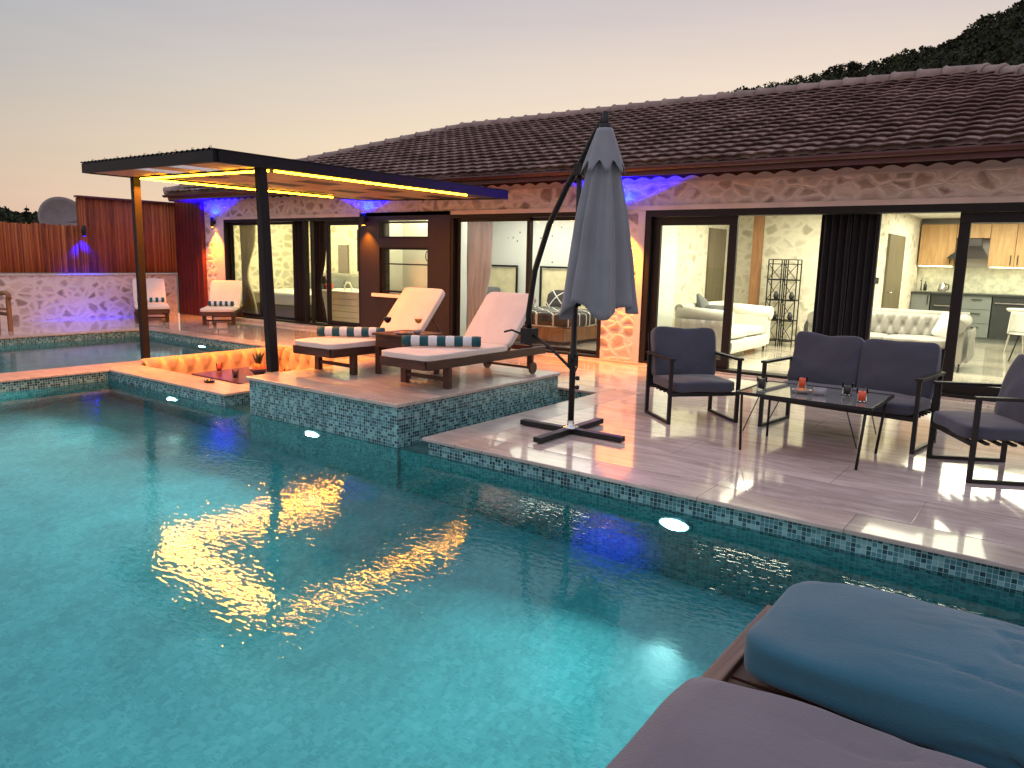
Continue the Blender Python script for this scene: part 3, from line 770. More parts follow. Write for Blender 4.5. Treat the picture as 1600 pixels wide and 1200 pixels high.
# ------------------------------------------------------------------ left boundary
s = MB(); s.box(-17.9, -17.5, -3.2, 9.86, -.02, .93)
tag(s.build('garden_wall', M['stone']), 'low rubble stone wall at the far side of the small pool', 'wall')
s = MB(); s.box(-17.93, -17.47, -3.2, 9.88, .932, .965)
tag(s.build('wall_coping', M['coping'], bevel=.006), 'flat pale coping along the low stone wall', 'coping')
def reed(name, y0, y1, z0, z1, x, label, ragged=.03):
    mb = MB(); y = y0; cols = []
    while y < y1:
        w_ = random.uniform(.022, .045); zz = z1+random.uniform(-ragged, ragged*.4); xx = x+random.uniform(-.008, .008)
        nb = len(mb.f); mb.tube([(xx, y+w_/2, z0), (xx+random.uniform(-.006, .006), y+w_/2, (z0+zz)/2), (xx, y+w_/2+random.uniform(-.006, .006), zz)], w_*.60, 6)
        cols += [random.random()]*(len(mb.f)-nb); y += w_
    nb = len(mb.f); mb.box(x-.03, x-.02, y0, y1, z0, z1-.05); cols += [.1]*(len(mb.f)-nb)
    o = mb.build(name, M['reed']); at = o.data.color_attributes.new('Col', 'FLOAT_COLOR', 'CORNER')
    for pI, pl in enumerate(o.data.polygons):
        for li in pl.loop_indices: at.data[li].color = (cols[pI],)*3+(1,)
    return tag(o, label, 'fence')
reed('reed_fence', -1.5, 7.71, .99, 2.02, -17.62, 'low reddish reed fence on the stone wall, left of the blue lamp')
reed('reed_fence', 7.71, 10.02, .99, 2.64, -17.58, 'tall reddish reed fence panel right of the satellite dish', .01)
o = MB().box(-17.66, -17.50, 7.70, 9.98, 2.615, 2.655).build('fence_rail', M['fascia'])
tag(o, 'dark rail capping the tall reed fence panel', 'rail')
s = MB(); s.box(-17.5, -16.39, 9.90, 9.995, -.0, 2.68)
for k in range(7): s.box(-17.48+k*.15, -17.48+k*.15+.012, 9.885, 9.899, 0, 2.66)
tag(s.build('red_screen', M['redpanel']), 'dark red board screen between the stone wall and the villa corner', 'screen')
# dish
ds = thing('satellite_dish', (-19.2, 8.15, 0), 'large grey satellite dish rising behind the reed fence', 'satellite dish')
mb = MB()
def dishf(u, v):
    a = u*2*math.pi; r_ = .58*v; return Vector((.16*v*v*0-.0+.15*(v*v-1)*-1*-1, r_*math.cos(a), r_*math.sin(a)))
mb.grid(dishf, 32, 8); mb.xf(Matrix.Translation((0, 0, 2.16)) @ Matrix.Rotation(R(-18), 4, 'Y'))
mb.build('reflector', M['dish'], ds, solid=.01)
MB().tube([(-.15, 0, 0), (-.15, 0, 2.1)], .03, 10).build('mast', M['dish'], ds)
MB().tube([(0, 0, 1.65), (.45, 0, 1.95)], .012, 6).lathe([(.001, -.04), (.04, -.03), (.04, .03), (.001, .04)], (.47, 0, 1.97), 12).build('feed_arm', M['dish'], ds)

# ------------------------------------------------------------------ sun loungers
def towel(L=.62, r_=.055, parent=None):
    mb = MB(); n = 9; th = 18
    for k in range(n):
        x0 = -L/2+L*k/n; x1 = -L/2+L*(k+1)/n
        mb.tube([(x0, 0, 0), ((x0+x1)/2, 0, .002), (x1, 0, 0)], [r_*.985, r_*1.01, r_*.985], th, mi=k % 2, cap=(k in (0, n-1)))
    for sgn in (-1, 1):
        pts = []
        for q in range(40):
            a = q*.55; rr = r_*(1-q/42); pts.append((sgn*(L/2+.003), rr*math.cos(a), rr*math.sin(a)))
        mb.tube(pts, .004, 5, mi=0)
    return mb
def make_lounger(loc, rz, label, length=1.95, w_=.66, ang=48, group='cushioned sun loungers'):
    r_ = thing('sun_lounger', loc, label, 'sun lounger', group, rz)
    h = .27; L = length; hw = w_/2; hinge = L*.66
    for sx in (-1, 1):
        MB().bar((sx*(hw-.02), 0.02, h-.02), (sx*(hw-.02), L, h-.02), .035, .085).build('side_rail', M['teak'], r_, bevel=.006)
        MB().bar((sx*(hw-.045), .33, 0), (sx*(hw-.045), .33, h-.063), .055, .075).build('leg', M['teak'], r_, bevel=.005)
        MB().bar((sx*(hw-.045), L-.24, .05), (sx*(hw-.045), L-.24, h-.063), .04, .07).build('leg', M['teak'], r_, bevel=.005)
        MB().tube([(sx*(hw-.045)-.012+sx*.035, L-.24, .065), (sx*(hw-.045)+.012+sx*.035, L-.24, .065)], .065, 20).build('wheel', M['teak'], r_)
    MB().bar((-hw+.04, .02, h-.02), (hw-.04, .02, h-.02), .035, .085).build('end_rail', M['teak_x'], r_, bevel=.006)
    MB().bar((-hw+.04, L, h-.02), (hw-.04, L, h-.02), .035, .06).build('end_rail', M['teak_x'], r_, bevel=.006)
    MB().bar((-hw+.07, .33, .09), (hw-.07, .33, .09), .03, .035).build('stretcher', M['teak_x'], r_)
    MB().bar((-hw+.07, L-.24, .065), (hw-.07, L-.24, .065), .025, .025).build('stretcher', M['teak_x'], r_)
    mb = MB(); y = .08
    while y < hinge-.03: mb.box(-hw+.04, hw-.04, y, y+.05, h+.0, h+.018); y += .075
    mb.build('seat_slats', M['teak_x'], r_)
    a = R(ang); bl = L*.37; mb = MB()
    y = 0
    while y < bl-.04: mb.box(-hw+.05, hw-.05, y, y+.05, -.018, 0); y += .08
    mb.box(-hw+.05, -hw+.085, 0, bl, -.045, -.019); mb.box(hw-.085, hw-.05, 0, bl, -.045, -.019)
    mb.xf(Matrix.Translation((0, hinge, h+.03)) @ Matrix.Rotation(a, 4, 'X'))
    mb.build('backrest', M['teak_x'], r_)
    by = hinge+math.cos(a)*bl*.6; bz = h+.03+math.sin(a)*bl*.6
    for sx in (-1, 1): MB().bar((sx*(hw-.1), by, bz-.03), (sx*(hw-.1), L-.12, h+.0), .025, .025).build('back_prop', M['teak'], r_)
    weld(cushion(0, hinge/2, h+.052, w_-.0, hinge, .07, puff=.15, e=12, wr=.002, seed=2).build('seat_pad', M['pad'], r_))
    cb = cushion(0, bl/2, .035, w_-.0, bl, .07, puff=.15, e=12, wr=.002, seed=5)
    cb.xf(Matrix.Translation((0, hinge-.0, h+.035)) @ Matrix.Rotation(a, 4, 'X'))
    weld(cb.build('back_pad', M['pad'], r_))
    return r_
lg = 'sun loungers with cream pads'
L2 = make_lounger((-5.01, 5.02, .25), 0, 'nearer sun lounger with cream pad on the tiled platform, beside the umbrella', group=lg)
L1 = dup(L2, (-6.30, 4.98, .25), 0, 'farther sun lounger with cream pad on the tiled platform, beside the pergola post')
LB = dup(L2, (-14.02, 8.72, 0), R(50), 'sun lounger facing the pool in front of the curtained left doors')
LA = dup(L2, (-15.40, 8.12, 0), R(64), 'sun lounger at the foot of the low stone wall, behind the left pergola post')
def put_towel(loc, rz, L, label, first=[None]):
    o = towel(L).build('rolled_towel', [M['tow_dark'], M['tow_white']])
    o.location = loc; o.rotation_euler = (0, 0, rz); return tag(o, label, 'towel', 'rolled striped towels')
put_towel((-5.03, 5.60, .25+.27+.09+.058), R(38), .78, 'rolled teal and white striped towel on the lounger beside the umbrella')
put_towel((-6.32, 5.55, .25+.27+.09+.058), R(38), .72, 'rolled teal and white striped towel on the lounger beside the pergola post')
put_towel((-14.55, 9.17, .42), R(50), .50, 'rolled striped towel on the lounger in front of the curtained left doors')
put_towel((-16.0, 8.41, .45), R(64), .52, 'rolled striped towel on the lounger by the low stone wall')
# side table on platform
st = thing('side_table', (-5.66, 5.76, .25), 'small square dark wood table between the two platform loungers', 'side table')
MB().box(-.27, .27, -.27, .27, .42, .445).build('tabletop', M['teak_x'], st, bevel=.005)
MB().box(-.24, .24, -.24, .24, .30, .419).build('apron', M['teak_x'], st)
for sx in (-1, 1):
    for sy in (-1, 1): MB().bar((sx*.22, sy*.22, 0), (sx*.22, sy*.22, .30), .05, .05).build('leg', M['teak'], st, bevel=.004)
def wineglass(x, y, z, mat, label, h=.19, r_=.042, bowl=.4):
    g_ = thing('stemmed_glass', (x, y, z), label, 'glass')
    zb = h*.5
    MB().lathe([(.001, 0), (.035, .001), (.033, .004), (.004, .01), (.004, zb), (r_*.7, zb+.02), (r_, zb+.05), (r_*.93, h)], (0, 0, 0), 20).build('glass', M['tumbler'], g_)
    MB().lathe([(.001, zb+.006), (r_*.66, zb+.022), (r_*.95, zb+.05), (r_*.95, zb+.05+.02*bowl), (.001, zb+.05+.02*bowl)], (0, 0, 0), 20).build('drink', mat, g_)
wineglass(-5.80, 5.60, .695, M['wine'], 'stemmed glass of dark red wine on the small platform table', bowl=1.0)
wineglass(-5.56, 5.82, .695, M['amber'], 'stemmed glass with an amber drink on the small platform table')
pl = thing('plate', (-5.58, 5.62, .695), 'small grey plate at the front of the platform table', 'plate')
MB().lathe([(.001, .003), (.06, .003), (.10, .022), (.102, .02), (.06, .0), (.001, 0)], (0, 0, 0), 24).build('dish', M['ceramic'], pl)
MB().lathe([(.001, .004), (.05, .01), (.03, .03), (.001, .034)], (0, 0, 0), 14).build('snacks', M['snack'], pl)
bw = thing('bowl', (-5.50, 5.74, .695), 'small grey bowl behind the plate on the platform table', 'bowl')
MB().lathe([(.001, 0), (.03, 0), (.055, .045), (.05, .045), (.001, .012)], (0, 0, 0), 20).build('dish', M['ceramic'], bw)
MB().lathe([(.001, .014), (.042, .03), (.001, .034)], (0, 0, 0), 14).build('nuts', M['snack'], bw)

# ------------------------------------------------------------------ umbrella
um = thing('cantilever_umbrella', (-3.39, 5.47, 0), 'closed grey cantilever umbrella on a black cross base at the pool edge', 'umbrella')
def U(mb, name, mat, **kw): return mb.build(name, mat, um, **kw)
U(MB().bar((-.52, 0, .03), (.52, 0, .03), .075, .045), 'base_arm', M['black_metal'], bevel=.004)
U(MB().bar((0, -.52, .033), (0, .52, .033), .075, .045), 'base_arm', M['black_metal'], bevel=.004)
U(MB().lathe([(.001, .05), (.07, .05), (.07, .062), (.03, .075), (.03, .12)], (0, 0, 0), 20), 'collar', M['chrome'])
U(MB().tube([(0, 0, .05), (0, 0, 1.15)], .027, 16).tube([(0, 0, 1.1), (0, 0, 2.27)], .022, 16), 'pole', M['black_metal'])
U(MB().box(-.035, .035, -.035, .035, .60, .70).tube([(0, -.03, .65), (.02, -.08, .65)], .012, 8), 'crank_hub', M['black_metal'], bevel=.008)
U(MB().tube([(.03, -.02, .68), (.055, -.04, .72), (.075, -.05, .68), (.075, -.05, .60), (.05, -.04, .56), (.03, -.02, .60)], .008, 8), 'crank_handle', M['black_metal'])
for z in (.50, .42): U(MB().tube([(.02, -.01, z), (.06, -.02, z)], .008, 8).lathe([(.001, -.02), (.018, -.014), (.018, .014), (.001, .02)], (.065, -.02, z), 10), 'knob', M['black_metal'])
bl_ = (-.56, .13, .83); bp = (-.01, .0, 2.27); bt = (.34, -.19, 2.62)
pts = [Vector(bl_), Vector((-.57, .12, 1.0)), Vector((-.50, .105, 1.40)), Vector((-.33, .06, 1.80)), Vector((-.13, .02, 2.12)), Vector(bp), Vector((.18, -.10, 2.48)), Vector(bt)]
U(MB().tube(pts, .026, 14), 'boom', M['black_metal'])
U(MB().tube([bp, (0, 0, 2.20)], .036, 12).box(-.04, .04, -.04, .04, 2.19, 2.30), 'pivot', M['black_metal'], bevel=.01)
U(MB().tube([(-.56, .13, .84), (-.28, .06, .73), (0, 0, .56)], .013, 8), 'brace', M['black_metal'])
U(MB().box(-.62, -.50, .07, .19, .74, .88).tube([(-.58, .13, .80), (-.68, .02, .86), (-.74, -.02, .84)], .01, 8), 'crank_box', M['black_metal'], bevel=.012)
cx_, cy_ = .34, -.20
U(MB().tube([(cx_, cy_, 2.64), (cx_, cy_, 2.50)], .024, 12).tube([(cx_, cy_, 2.55), (cx_, cy_, 2.50)], .045, 12), 'hub', M['black_metal'])
def canf(u, v):
    a = u*2*math.pi; k = 8
    z = 2.50+(1.16-2.50)*v
    r0 = .055+.215*v**.85
    fold = math.cos(k*a+.6*math.sin(3*a)+v*.5)
    fold = fold+.35*math.cos(2*k*a+2.1*v+math.sin(2*a))
    rr = r0*(1+.17*min(1, v*3)*fold+.05*noise.noise(Vector((math.cos(a)*2, math.sin(a)*2, v*5))))
    hem = v**5*(.055*math.cos(k*a/2+1)+.03*math.sin(3*a))
    return (cx_+rr*math.cos(a), cy_+rr*math.sin(a), z+hem-.05*v**6)
U(MB().grid(canf, 128, 40), 'canopy', M['canopy'], solid=.004)
def flapf(u, v):
    a = u*2*math.pi
    z = 2.515-.30*v; r0 = .06+.10*v
    rr = r0*(1+.12*v*math.cos(8*a+.8))
    return (cx_+rr*math.cos(a), cy_+rr*math.sin(a), z-.045*v**4*math.cos(8*a+.8))
U(MB().grid(flapf, 96, 10), 'vent_flap', M['canopy'], solid=.003)
rb = MB()
for k in range(8):
    a = 2*math.pi*k/8; rb.bar((cx_+.03*math.cos(a), cy_+.03*math.sin(a), 2.45), (cx_+.17*math.cos(a), cy_+.17*math.sin(a), 1.13), .012, .018)
rb.tube([(cx_, cy_, 2.5), (cx_, cy_, 1.10)], .016, 8)
U(rb, 'ribs', M['black_metal'])

# ------------------------------------------------------------------ outdoor seating set
def make_seat(name, loc, rz, w_, label, cat, group=None, seats=1, d_=.58):
    r_ = thing(name, loc, label, cat, group, rz); b = .032; hw = w_/2
    for sx in (-1, 1):
        x = sx*(hw-b/2); mb = MB()
        mb.box(x-b/2, x+b/2, 0, b, 0, .60); mb.box(x-b/2, x+b/2, d_-b, d_, 0, .60)
        mb.box(x-b/2+.001, x+b/2-.001, b, d_-b, .0, .028)
        mb.box(x-b/2-.012, x+b/2+.012, -.01, d_+.01, .602, .625)
        mb.build('side_frame', M['black_metal'], r_, bevel=.002)
    mb = MB(); mb.box(-hw+b, hw-b, .003, b-.003, .265, .30); mb.box(-hw+b, hw-b, d_-b+.003, d_-.003, .265, .30)
    k = 0.1
    while k < d_-.08: mb.box(-hw+b, hw-b, k, k+.03, .275, .292); k += .09
    mb.build('seat_frame', M['black_metal'], r_)
    mb = MB(); mb.bar((-hw+.05, d_-.03, .30), (-hw+.05, d_+.10, .80), .03, .02); mb.bar((hw-.05, d_-.03, .30), (hw-.05, d_+.10, .80), .03, .02)
    mb.bar((-hw+.065, d_+.10, .80), (hw-.065, d_+.10, .80), .02, .02); mb.bar((-hw+.06, d_+.03, .52), (hw-.06, d_+.03, .52), .02, .02)
    mb.build('back_frame', M['black_metal'], r_)
    weld(cushion(0, d_*.47, .355, w_-.09, d_+.02, .115, puff=.28, e=9, wr=.005, seed=seats+3, cuts=16).build('seat_cushion', M['cush_navy'], r_))
    cw = (w_-.05)/seats
    for q in range(seats):
        cb = cushion(0, 0, .235, cw-.012, .15, .50, puff=0, e=8, wr=.009, seed=q*3+seats, cuts=18)
        # plump the middle
        cb.v = [(x, y*(1+.25*(1-min(1, abs(x)/(cw/2))**2)*(1-min(1, abs(z-.235)/.25)**2)), z+.02*abs(x)/(cw/2)*(1 if z > .3 else 0)) for (x, y, z) in cb.v]
        cb.xf(Matrix.Translation((-w_/2+.025+cw*(q+.5), d_-.10, .375)) @ Matrix.Rotation(R(-15), 4, 'X') @ Matrix.Rotation(R((-1)**q*1.5), 4, 'Y'))
        weld(cb.build('back_cushion', M['cush_navy'], r_))
    return r_
# local front faces -Y ; origin at centre of front edge on the floor
def place(fl, fr):
    cx, cy = (fl[0]+fr[0])/2, (fl[1]+fr[1])/2
    return (cx, cy, 0), math.atan2(fr[1]-fl[1], fr[0]-fl[0])
loc, rz = place((-2.90, 6.38), (-2.41, 6.93))
a1 = make_seat('armchair', loc, rz, .72, 'slate cushioned black frame armchair by the umbrella, left of the glass table', 'armchair', 'metal frame armchairs')
loc, rz = place((-.79, 6.70), (-.43, 6.05))
dup(a1, loc, rz, 'slate cushioned black frame armchair at the right edge, turned towards the glass table')
loc, rz = place((-2.22, 6.90), (-.88, 6.72))
make_seat('loveseat', loc, rz, 1.35, 'two seat slate cushioned loveseat with black frame behind the glass table', 'loveseat', seats=2, d_=.62)
ct = thing('coffee_table', (-1.58, 6.25, 0), 'low rectangular table with dark glass top and thin hairpin legs', 'coffee table', rz=R(-1))
MB().box(-.50, .50, -.33, .42, .465, .475).build('glass_top', M['tglass'], ct, bevel=.002)
mb = MB(); mb.box(-.505, .505, -.345, -.331, .455, .480); mb.box(-.505, .505, .421, .435, .455, .480); mb.box(-.515, -.501, -.345, .435, .455, .480); mb.box(.501, .515, -.345, .435, .455, .480)
mb.build('rim', M['black_metal'], ct)
for sx in (-1, 1):
    for sy in (-1, 1):
        y0 = -.34 if sy < 0 else .30; yt = -.32 if sy < 0 else .38
        lg_ = MB().tube([(sx*.47, yt, .455), (sx*.445, y0, .0)], .011, 8)
        lg_.tube([(sx*.33, yt, .455), (sx*.435, y0*.99+.0, .16)], .0045, 6)
        lg_.build('leg', M['black_metal'], ct)
TZ = .476
tumbler(-1.98, 6.18, TZ, M['cola'], 'tumbler of dark drink on the left end of the glass table', .038, .095, .85)
tumbler(-1.72, 6.42, TZ, M['juice'], 'red orange drink at the back left of the glass table', .036, .095, .9)
tumbler(-1.36, 6.40, TZ, M['cola'], 'tumbler of dark drink at the back right of the glass table', .038, .09, .75)
tumbler(-1.20, 6.16, TZ, M['juice'], 'red orange drink on the right end of the glass table', .038, .095, .75)
dsh = thing('snack_dish', (-1.67, 6.24, TZ), 'shallow dish of orange snacks on the glass table', 'dish')
MB().lathe([(.001, .004), (.04, .004), (.075, .03), (.078, .028), (.04, 0), (.001, 0)], (0, 0, 0), 24).build('dish', M['ceramic'], dsh)
MB().lathe([(.001, .006), (.05, .018), (.035, .034), (.001, .042)], (0, 0, 0), 14).build('snacks', M['snack'], dsh)
dsh = thing('nut_bowl', (-1.53, 6.24, TZ), 'small deep grey bowl of nuts in the middle of the glass table', 'bowl')
MB().lathe([(.001, 0), (.035, 0), (.052, .025), (.052, .055), (.047, .055), (.046, .02), (.001, .01)], (0, 0, 0), 24).build('bowl', M['ceramic'], dsh)
MB().lathe([(.001, .02), (.045, .035), (.001, .043)], (0, 0, 0), 14).build('nuts', M['cola'], dsh)

# ------------------------------------------------------------------ foreground daybed
db = thing('daybed', (.3, 1.8, 0), 'low teak daybed frame at the near corner of the pool under two long cushions', 'daybed')
D = lambda mb, name, mat, **kw: off(mb, db).build(name, mat, db, **kw)
D(MB().box(-.70, -.645, .6, 2.42, .29, .375), 'end_rail', M['teak_lite'], bevel=.006)
D(MB().box(-.643, 1.4, 2.36, 2.41, .29, .37), 'side_rail', M['teak_lite'], bevel=.006)
D(MB().box(-.643, 1.4, .6, .65, .29, .37), 'side_rail', M['teak_lite'], bevel=.006)
s = MB(); y = .68
while y < 2.33: s.box(-.643, 1.4, y, y+.10, .335, .355); y += .115
D(s, 'slats', M['teak_x'])
for (x, y) in ((-.66, .66), (-.66, 2.34), (1.36, .66), (1.36, 2.34)): D(MB().box(x-.03, x+.03, y-.03, y+.03, 0, .29), 'leg', M['teak_lite'])
cu = weld(cushion(.36, 1.46, .405, 2.08, .64, .115, puff=.30, e=11, wr=.007, seed=11, cell=.014, crease=.012, freq=2.6).build('daybed_cushion', M['cush_mauve']))
tag(cu, 'flat mauve grey cushion in the bottom right corner by the pool', 'cushion')
cu = weld(cushion(.46, 2.13, .46, 2.14, .58, .17, puff=.45, e=9, wr=.010, seed=23, cell=.014, crease=.012, freq=2.2).build('daybed_cushion', M['cush_blue']))
tag(cu, 'plump blue cushion behind the mauve grey one by the pool', 'cushion')

for (par, w_, d_, x_, y_, z_, r0, mt) in ((bpy.data.objects['daybed_cushion'], 2.075, .635, .36, 1.46, .405, .035, M['cush_mauve']),):
    pts = []
    for k in range(49):
        a = 2*math.pi*k/48; ca, sa = math.cos(a), math.sin(a); e9 = (abs(ca)**11+abs(sa)**11)**(1/11)
        pts.append((x_+w_/2*ca/e9, y_+d_/2*sa/e9, z_+.0))
    MB().tube(pts, .005, 6, cap=False).build('piping', mt, par)
# wooden armchair at far left
wc = thing('wooden_armchair', (-15.72, 5.15, 0), 'reddish wooden armchair cut off by the left edge beside the small pool', 'armchair')
for sy in (-.33, .33):
    MB().bar((.28, sy, 0), (.28, sy, .62), .07, .07).build('leg', M['post_wood'], wc, bevel=.01)
    MB().bar((-.28, sy, 0), (-.30, sy, .95), .06, .06).build('leg', M['post_wood'], wc, bevel=.01)
    MB().tube([(-.28, sy, .66), (.20, sy, .69), (.31, sy, .66), (.33, sy, .58)], .045, 10).build('armrest', M['post_wood'], wc)
    MB().bar((.28, sy, .30), (-.28, sy, .30), .04, .06).build('rail', M['post_wood'], wc)
MB().box(-.28, .28, -.30, .30, .38, .42).build('seat', M['post_wood'], wc, bevel=.01)
mb = MB()
for k in range(6): mb.bar((-.27, -.25+k*.1, .42), (-.31, -.25+k*.1, .93), .05, .02)
mb.bar((-.305, -.33, .94), (-.305, .33, .94), .05, .07); mb.build('backrest', M['post_wood'], wc)

# ------------------------------------------------------------------ curtains
def cur(args, mat, label, name='curtain', **kw):
    o = curtain(*args, **kw).build(name, mat, solid=.006); return tag(o, label, 'curtain')
cur((-2.70, -2.33, 10.33, .05, 2.42, 4, .05), M['curtain_dark'], 'left half of the black curtain gathered in the middle of the living room doors')
cur((-2.36, -2.0, 10.37, .05, 2.42, 4, .05), M['curtain_dark'], 'right half of the black curtain gathered in the middle of the living room doors')
cur((-13.36, -12.90, 10.18, .09, 2.2, 4, .05), M['curtain_dark'], 'black curtain hanging straight between the left doors')
cur((-12.95, -12.45, 10.30, .09, 2.2, 4, .05), M['curtain_dark'], 'black curtain swept to the left inside the open left door', waist=(.35, .35, -12.95))
cur((-15.5, -14.9, 10.32, .09, 2.3, 4, .045), M['curtain_lite'], 'beige curtain tied at the left end of the left doors', waist=(.42, .6, -15.45))
cur((-8.68, -8.10, 10.32, .06, 2.3, 5, .045), M['sheer'], 'pale sheer curtain at the left of the bedroom doors', waist=(.3, .25, -8.6))

# ------------------------------------------------------------------ indoor furniture
F = .02
def chesterfield(name, loc, rz, w_, mat, label, d_=.95):
    r_ = thing(name, loc, label, 'sofa', None, rz); hw = w_/2      # faces -Y, origin centre front
    MB().box(-hw+.2, hw-.2, .05, d_-.1, .12, .30).build('base', mat, r_, bevel=.03)
    tf = tufted(w_-.44, .19, int((w_-.4)/.13), 1, .02, .03); tf.xf(Matrix.Translation((-hw+.22, .05, .11))); tf.build('front_band', mat, r_)
    n = 2
    for q in range(n):
        cw = (w_-.44)/n
        weld(cushion(-hw+.22+cw*(q+.5), .38, .38, cw, .66, .15, e=8, wr=.004, seed=q).build('seat_cushion', mat, r_))
    tb_ = tufted(w_-.3, .38, max(5, int(w_/.2)), 2, .05, .08); tb_.xf(Matrix.Translation((-hw+.15, d_-.12, .40))); tb_.build('backrest', mat, r_)
    MB().box(-hw+.1, hw-.1, d_-.13, d_-.02, .12, .72).tube([(-hw+.05, d_-.1, .76), (hw-.05, d_-.1, .76)], .075, 14).build('back_shell', mat, r_)
    for sx in (-1, 1):
        x = sx*(hw-.11)
        MB().box(x-.09, x+.09, .04, d_-.1, .12, .62).tube([(x, .0, .66), (x, d_-.08, .70)], .11, 16).build('arm', mat, r_)
        ta = tufted(d_-.15, .48, 5, 2, .03, .04); ta.xf(Matrix.Translation((sx*hw, .05 if sx > 0 else d_-.10, .14)) @ Matrix.Rotation(R(90*sx), 4, 'Z')); ta.build('arm_panel', mat, r_)
        for yy in (.10, d_-.15): MB().tube([(x, yy, 0), (x, yy, .125)], [.012, .025], 8).build('leg', M['black_metal'], r_)
    return r_
wsf = chesterfield('tufted_sofa', (-4.10, 12.1, F), R(90), 2.1, M['sofa_white'], 'white button tufted sofa against the left wall of the living room')
chesterfield('tufted_sofa', (-2.25, 12.45, F), R(0), 2.2, M['sofa_grey'], 'grey button tufted sofa facing the pool in the living room')
pillow('throw_pillow', (-4.42, 11.35, .66), (R(72), 0, R(20)), .42, .42, .13, M['pil_grey'], 'dark grey pillow standing at the near end of the white sofa', 2)
pillow('throw_pillow', (-4.80, 11.75, .80), (R(60), R(25), R(85)), .4, .4, .12, M['pil_grey'], 'dark grey pillow lying tilted on the back of the white sofa', 4)
pillow('throw_pillow', (-1.42, 12.95, .64), (R(68), R(12), R(-30)), .40, .40, .13, M['pil_white'], 'white pillow leaning in the right corner of the grey sofa', 5)
# etagere pair
for (x, lab, sk_) in ((-4.40, 'left one of two black lattice shelf towers by the stone wall', 1), (-4.12, 'right one of two black lattice shelf towers by the stone wall', 2)):
    et = thing('shelf_tower', (x, 14.1, F), lab, 'shelf')
    mb = MB(); ww = .12
    for sx in (-1, 1):
        for sy in (-1, 1): mb.bar((sx*ww, sy*.12, 0), (sx*ww, sy*.12, 1.58), .018, .018)
    zs = [.1, .47, .84, 1.21, 1.5, 1.58]
    for z in zs: mb.bar((-ww, -.12, z), (ww, -.12, z), .015, .015); mb.bar((-ww, .12, z), (ww, .12, z), .015, .015)
    for z0, z1 in zip(zs[:4], zs[1:5]):
        mb.bar((-ww, -.12, z0), (ww, -.12, z1), .01, .01); mb.bar((ww, -.12, z0), (-ww, -.12, z1), .01, .01)
    mb.build('frame', M['black_metal'], et)
    sh = MB()
    for z in zs[:4]: sh.box(-ww+.01, ww-.01, -.11, .11, z+.009, z+.018)
    sh.build('shelf', M['black_frame'], et)
    for zi in (1, 2):
        vz = thing('vase', (x+.02, 14.1, F+zs[zi]+.018), 'small dark vase on shelf level %s of the %s lattice tower' % (('two', 'three')[zi-1], ('left', 'right')[sk_-1]), 'vase')
        MB().lathe([(.001, 0), (.03, 0), (.05, .05), (.045, .09), (.02, .12), (.025, .14)], (0, 0, 0), 14).build('body', M['charcoal'], vz)
# kitchen
kc = thing('kitchen_cabinets', (-.9, 18.3, F), 'oak wall units above slate base units along the kitchen back wall', 'kitchen cabinets')
KD = lambda mb, name, mat, **kw: off(mb, kc).build(name, mat, kc, **kw)
def unit(x0, x1, z0, z1, y0, y1, mat, name, hx=None, hz=None, drawers=0):
    o = KD(MB().box(x0+.004, x1-.004, y0, y1, z0, z1), name, mat, bevel=.004)
    if drawers:
        hd = MB(); ln = MB()
        for k in range(drawers):
            z = z0+(z1-z0)*(k+.72)/drawers
            hd.bar((x0+(x1-x0)*.33, y0-.02, z), (x1-(x1-x0)*.33, y0-.02, z), .015, .015); ln.box(x0+.004, x1-.004, y0-.003, y0-.0005, z0+(z1-z0)*k/drawers-.004+.006, z0+(z1-z0)*k/drawers+.010)
        off(hd, kc).build('handle', M['black_frame'], o); off(ln, kc).build('drawer_gap', M['charcoal'], o)
    elif hx is not None:
        off(MB().bar((hx, y0-.02, hz), (hx, y0-.02, hz+.2), .015, .015), kc).build('handle', M['black_frame'], o)
ky = 18.24
unit(-2.72, -2.05, 1.56, 2.42, ky, 18.6, M['oak'], 'wall_unit', -2.12, 1.6)
unit(-2.05, -1.45, 2.14, 2.42, ky, 18.6, M['oak'], 'wall_unit')
for k, (x0, x1) in enumerate(((-1.45, -1.0), (-1.0, -.55), (-.55, -.1), (-.1, .35), (.35, .8), (.8, 1.3))):
    unit(x0, x1, 1.56, 2.42, ky, 18.6, M['oak'], 'wall_unit', (x1-.06) if k % 2 == 0 else (x0+.06), 1.6)
unit(-2.86+.12, -2.38, .12, .97, 18.0, 18.6, M['slate'], 'base_unit', -2.42, .75)
unit(-1.80, -1.27, .12, .97, 18.0, 18.6, M['slate'], 'base_unit', drawers=3)
unit(-.66, -.1, .12, .97, 18.0, 18.6, M['slate'], 'base_unit', drawers=3); unit(-.1, .5, .12, .97, 18.0, 18.6, M['slate'], 'base_unit', .4, .75)
unit(.5, 1.3, .12, .97, 18.0, 18.6, M['slate'], 'base_unit', .6, .75)
KD(MB().box(-2.74, 1.3, 17.96, 18.6, .972, 1.01), 'worktop', M['charcoal'])
KD(MB().box(-2.74, 1.3, 18.585, 18.598, 1.012, 1.558), 'backsplash', M['backsplash'])
KD(MB().box(-2.7, -2.08, 18.30, 18.34, 1.545, 1.557).box(-1.4, 1.25, 18.30, 18.34, 1.545, 1.557), 'strip_light', M['cab_glow'])
KD(MB().box(-2.74, 1.3, 18.05, 18.6, 0, .118), 'plinth', M['slate'])
ov = thing('oven', (-2.09, 18.3, F+.1), 'dark built in oven below the cooker hood', 'oven')
MB().box(-.27, .27, -.30, .28, .0, .85).build('body', M['charcoal'], ov, bevel=.006); MB().bar((-.2, -.33, .62), (.2, -.33, .62), .02, .02).bar((-.2, -.33, .30), (.2, -.33, .30), .02, .02).build('handle', M['chrome'], ov)
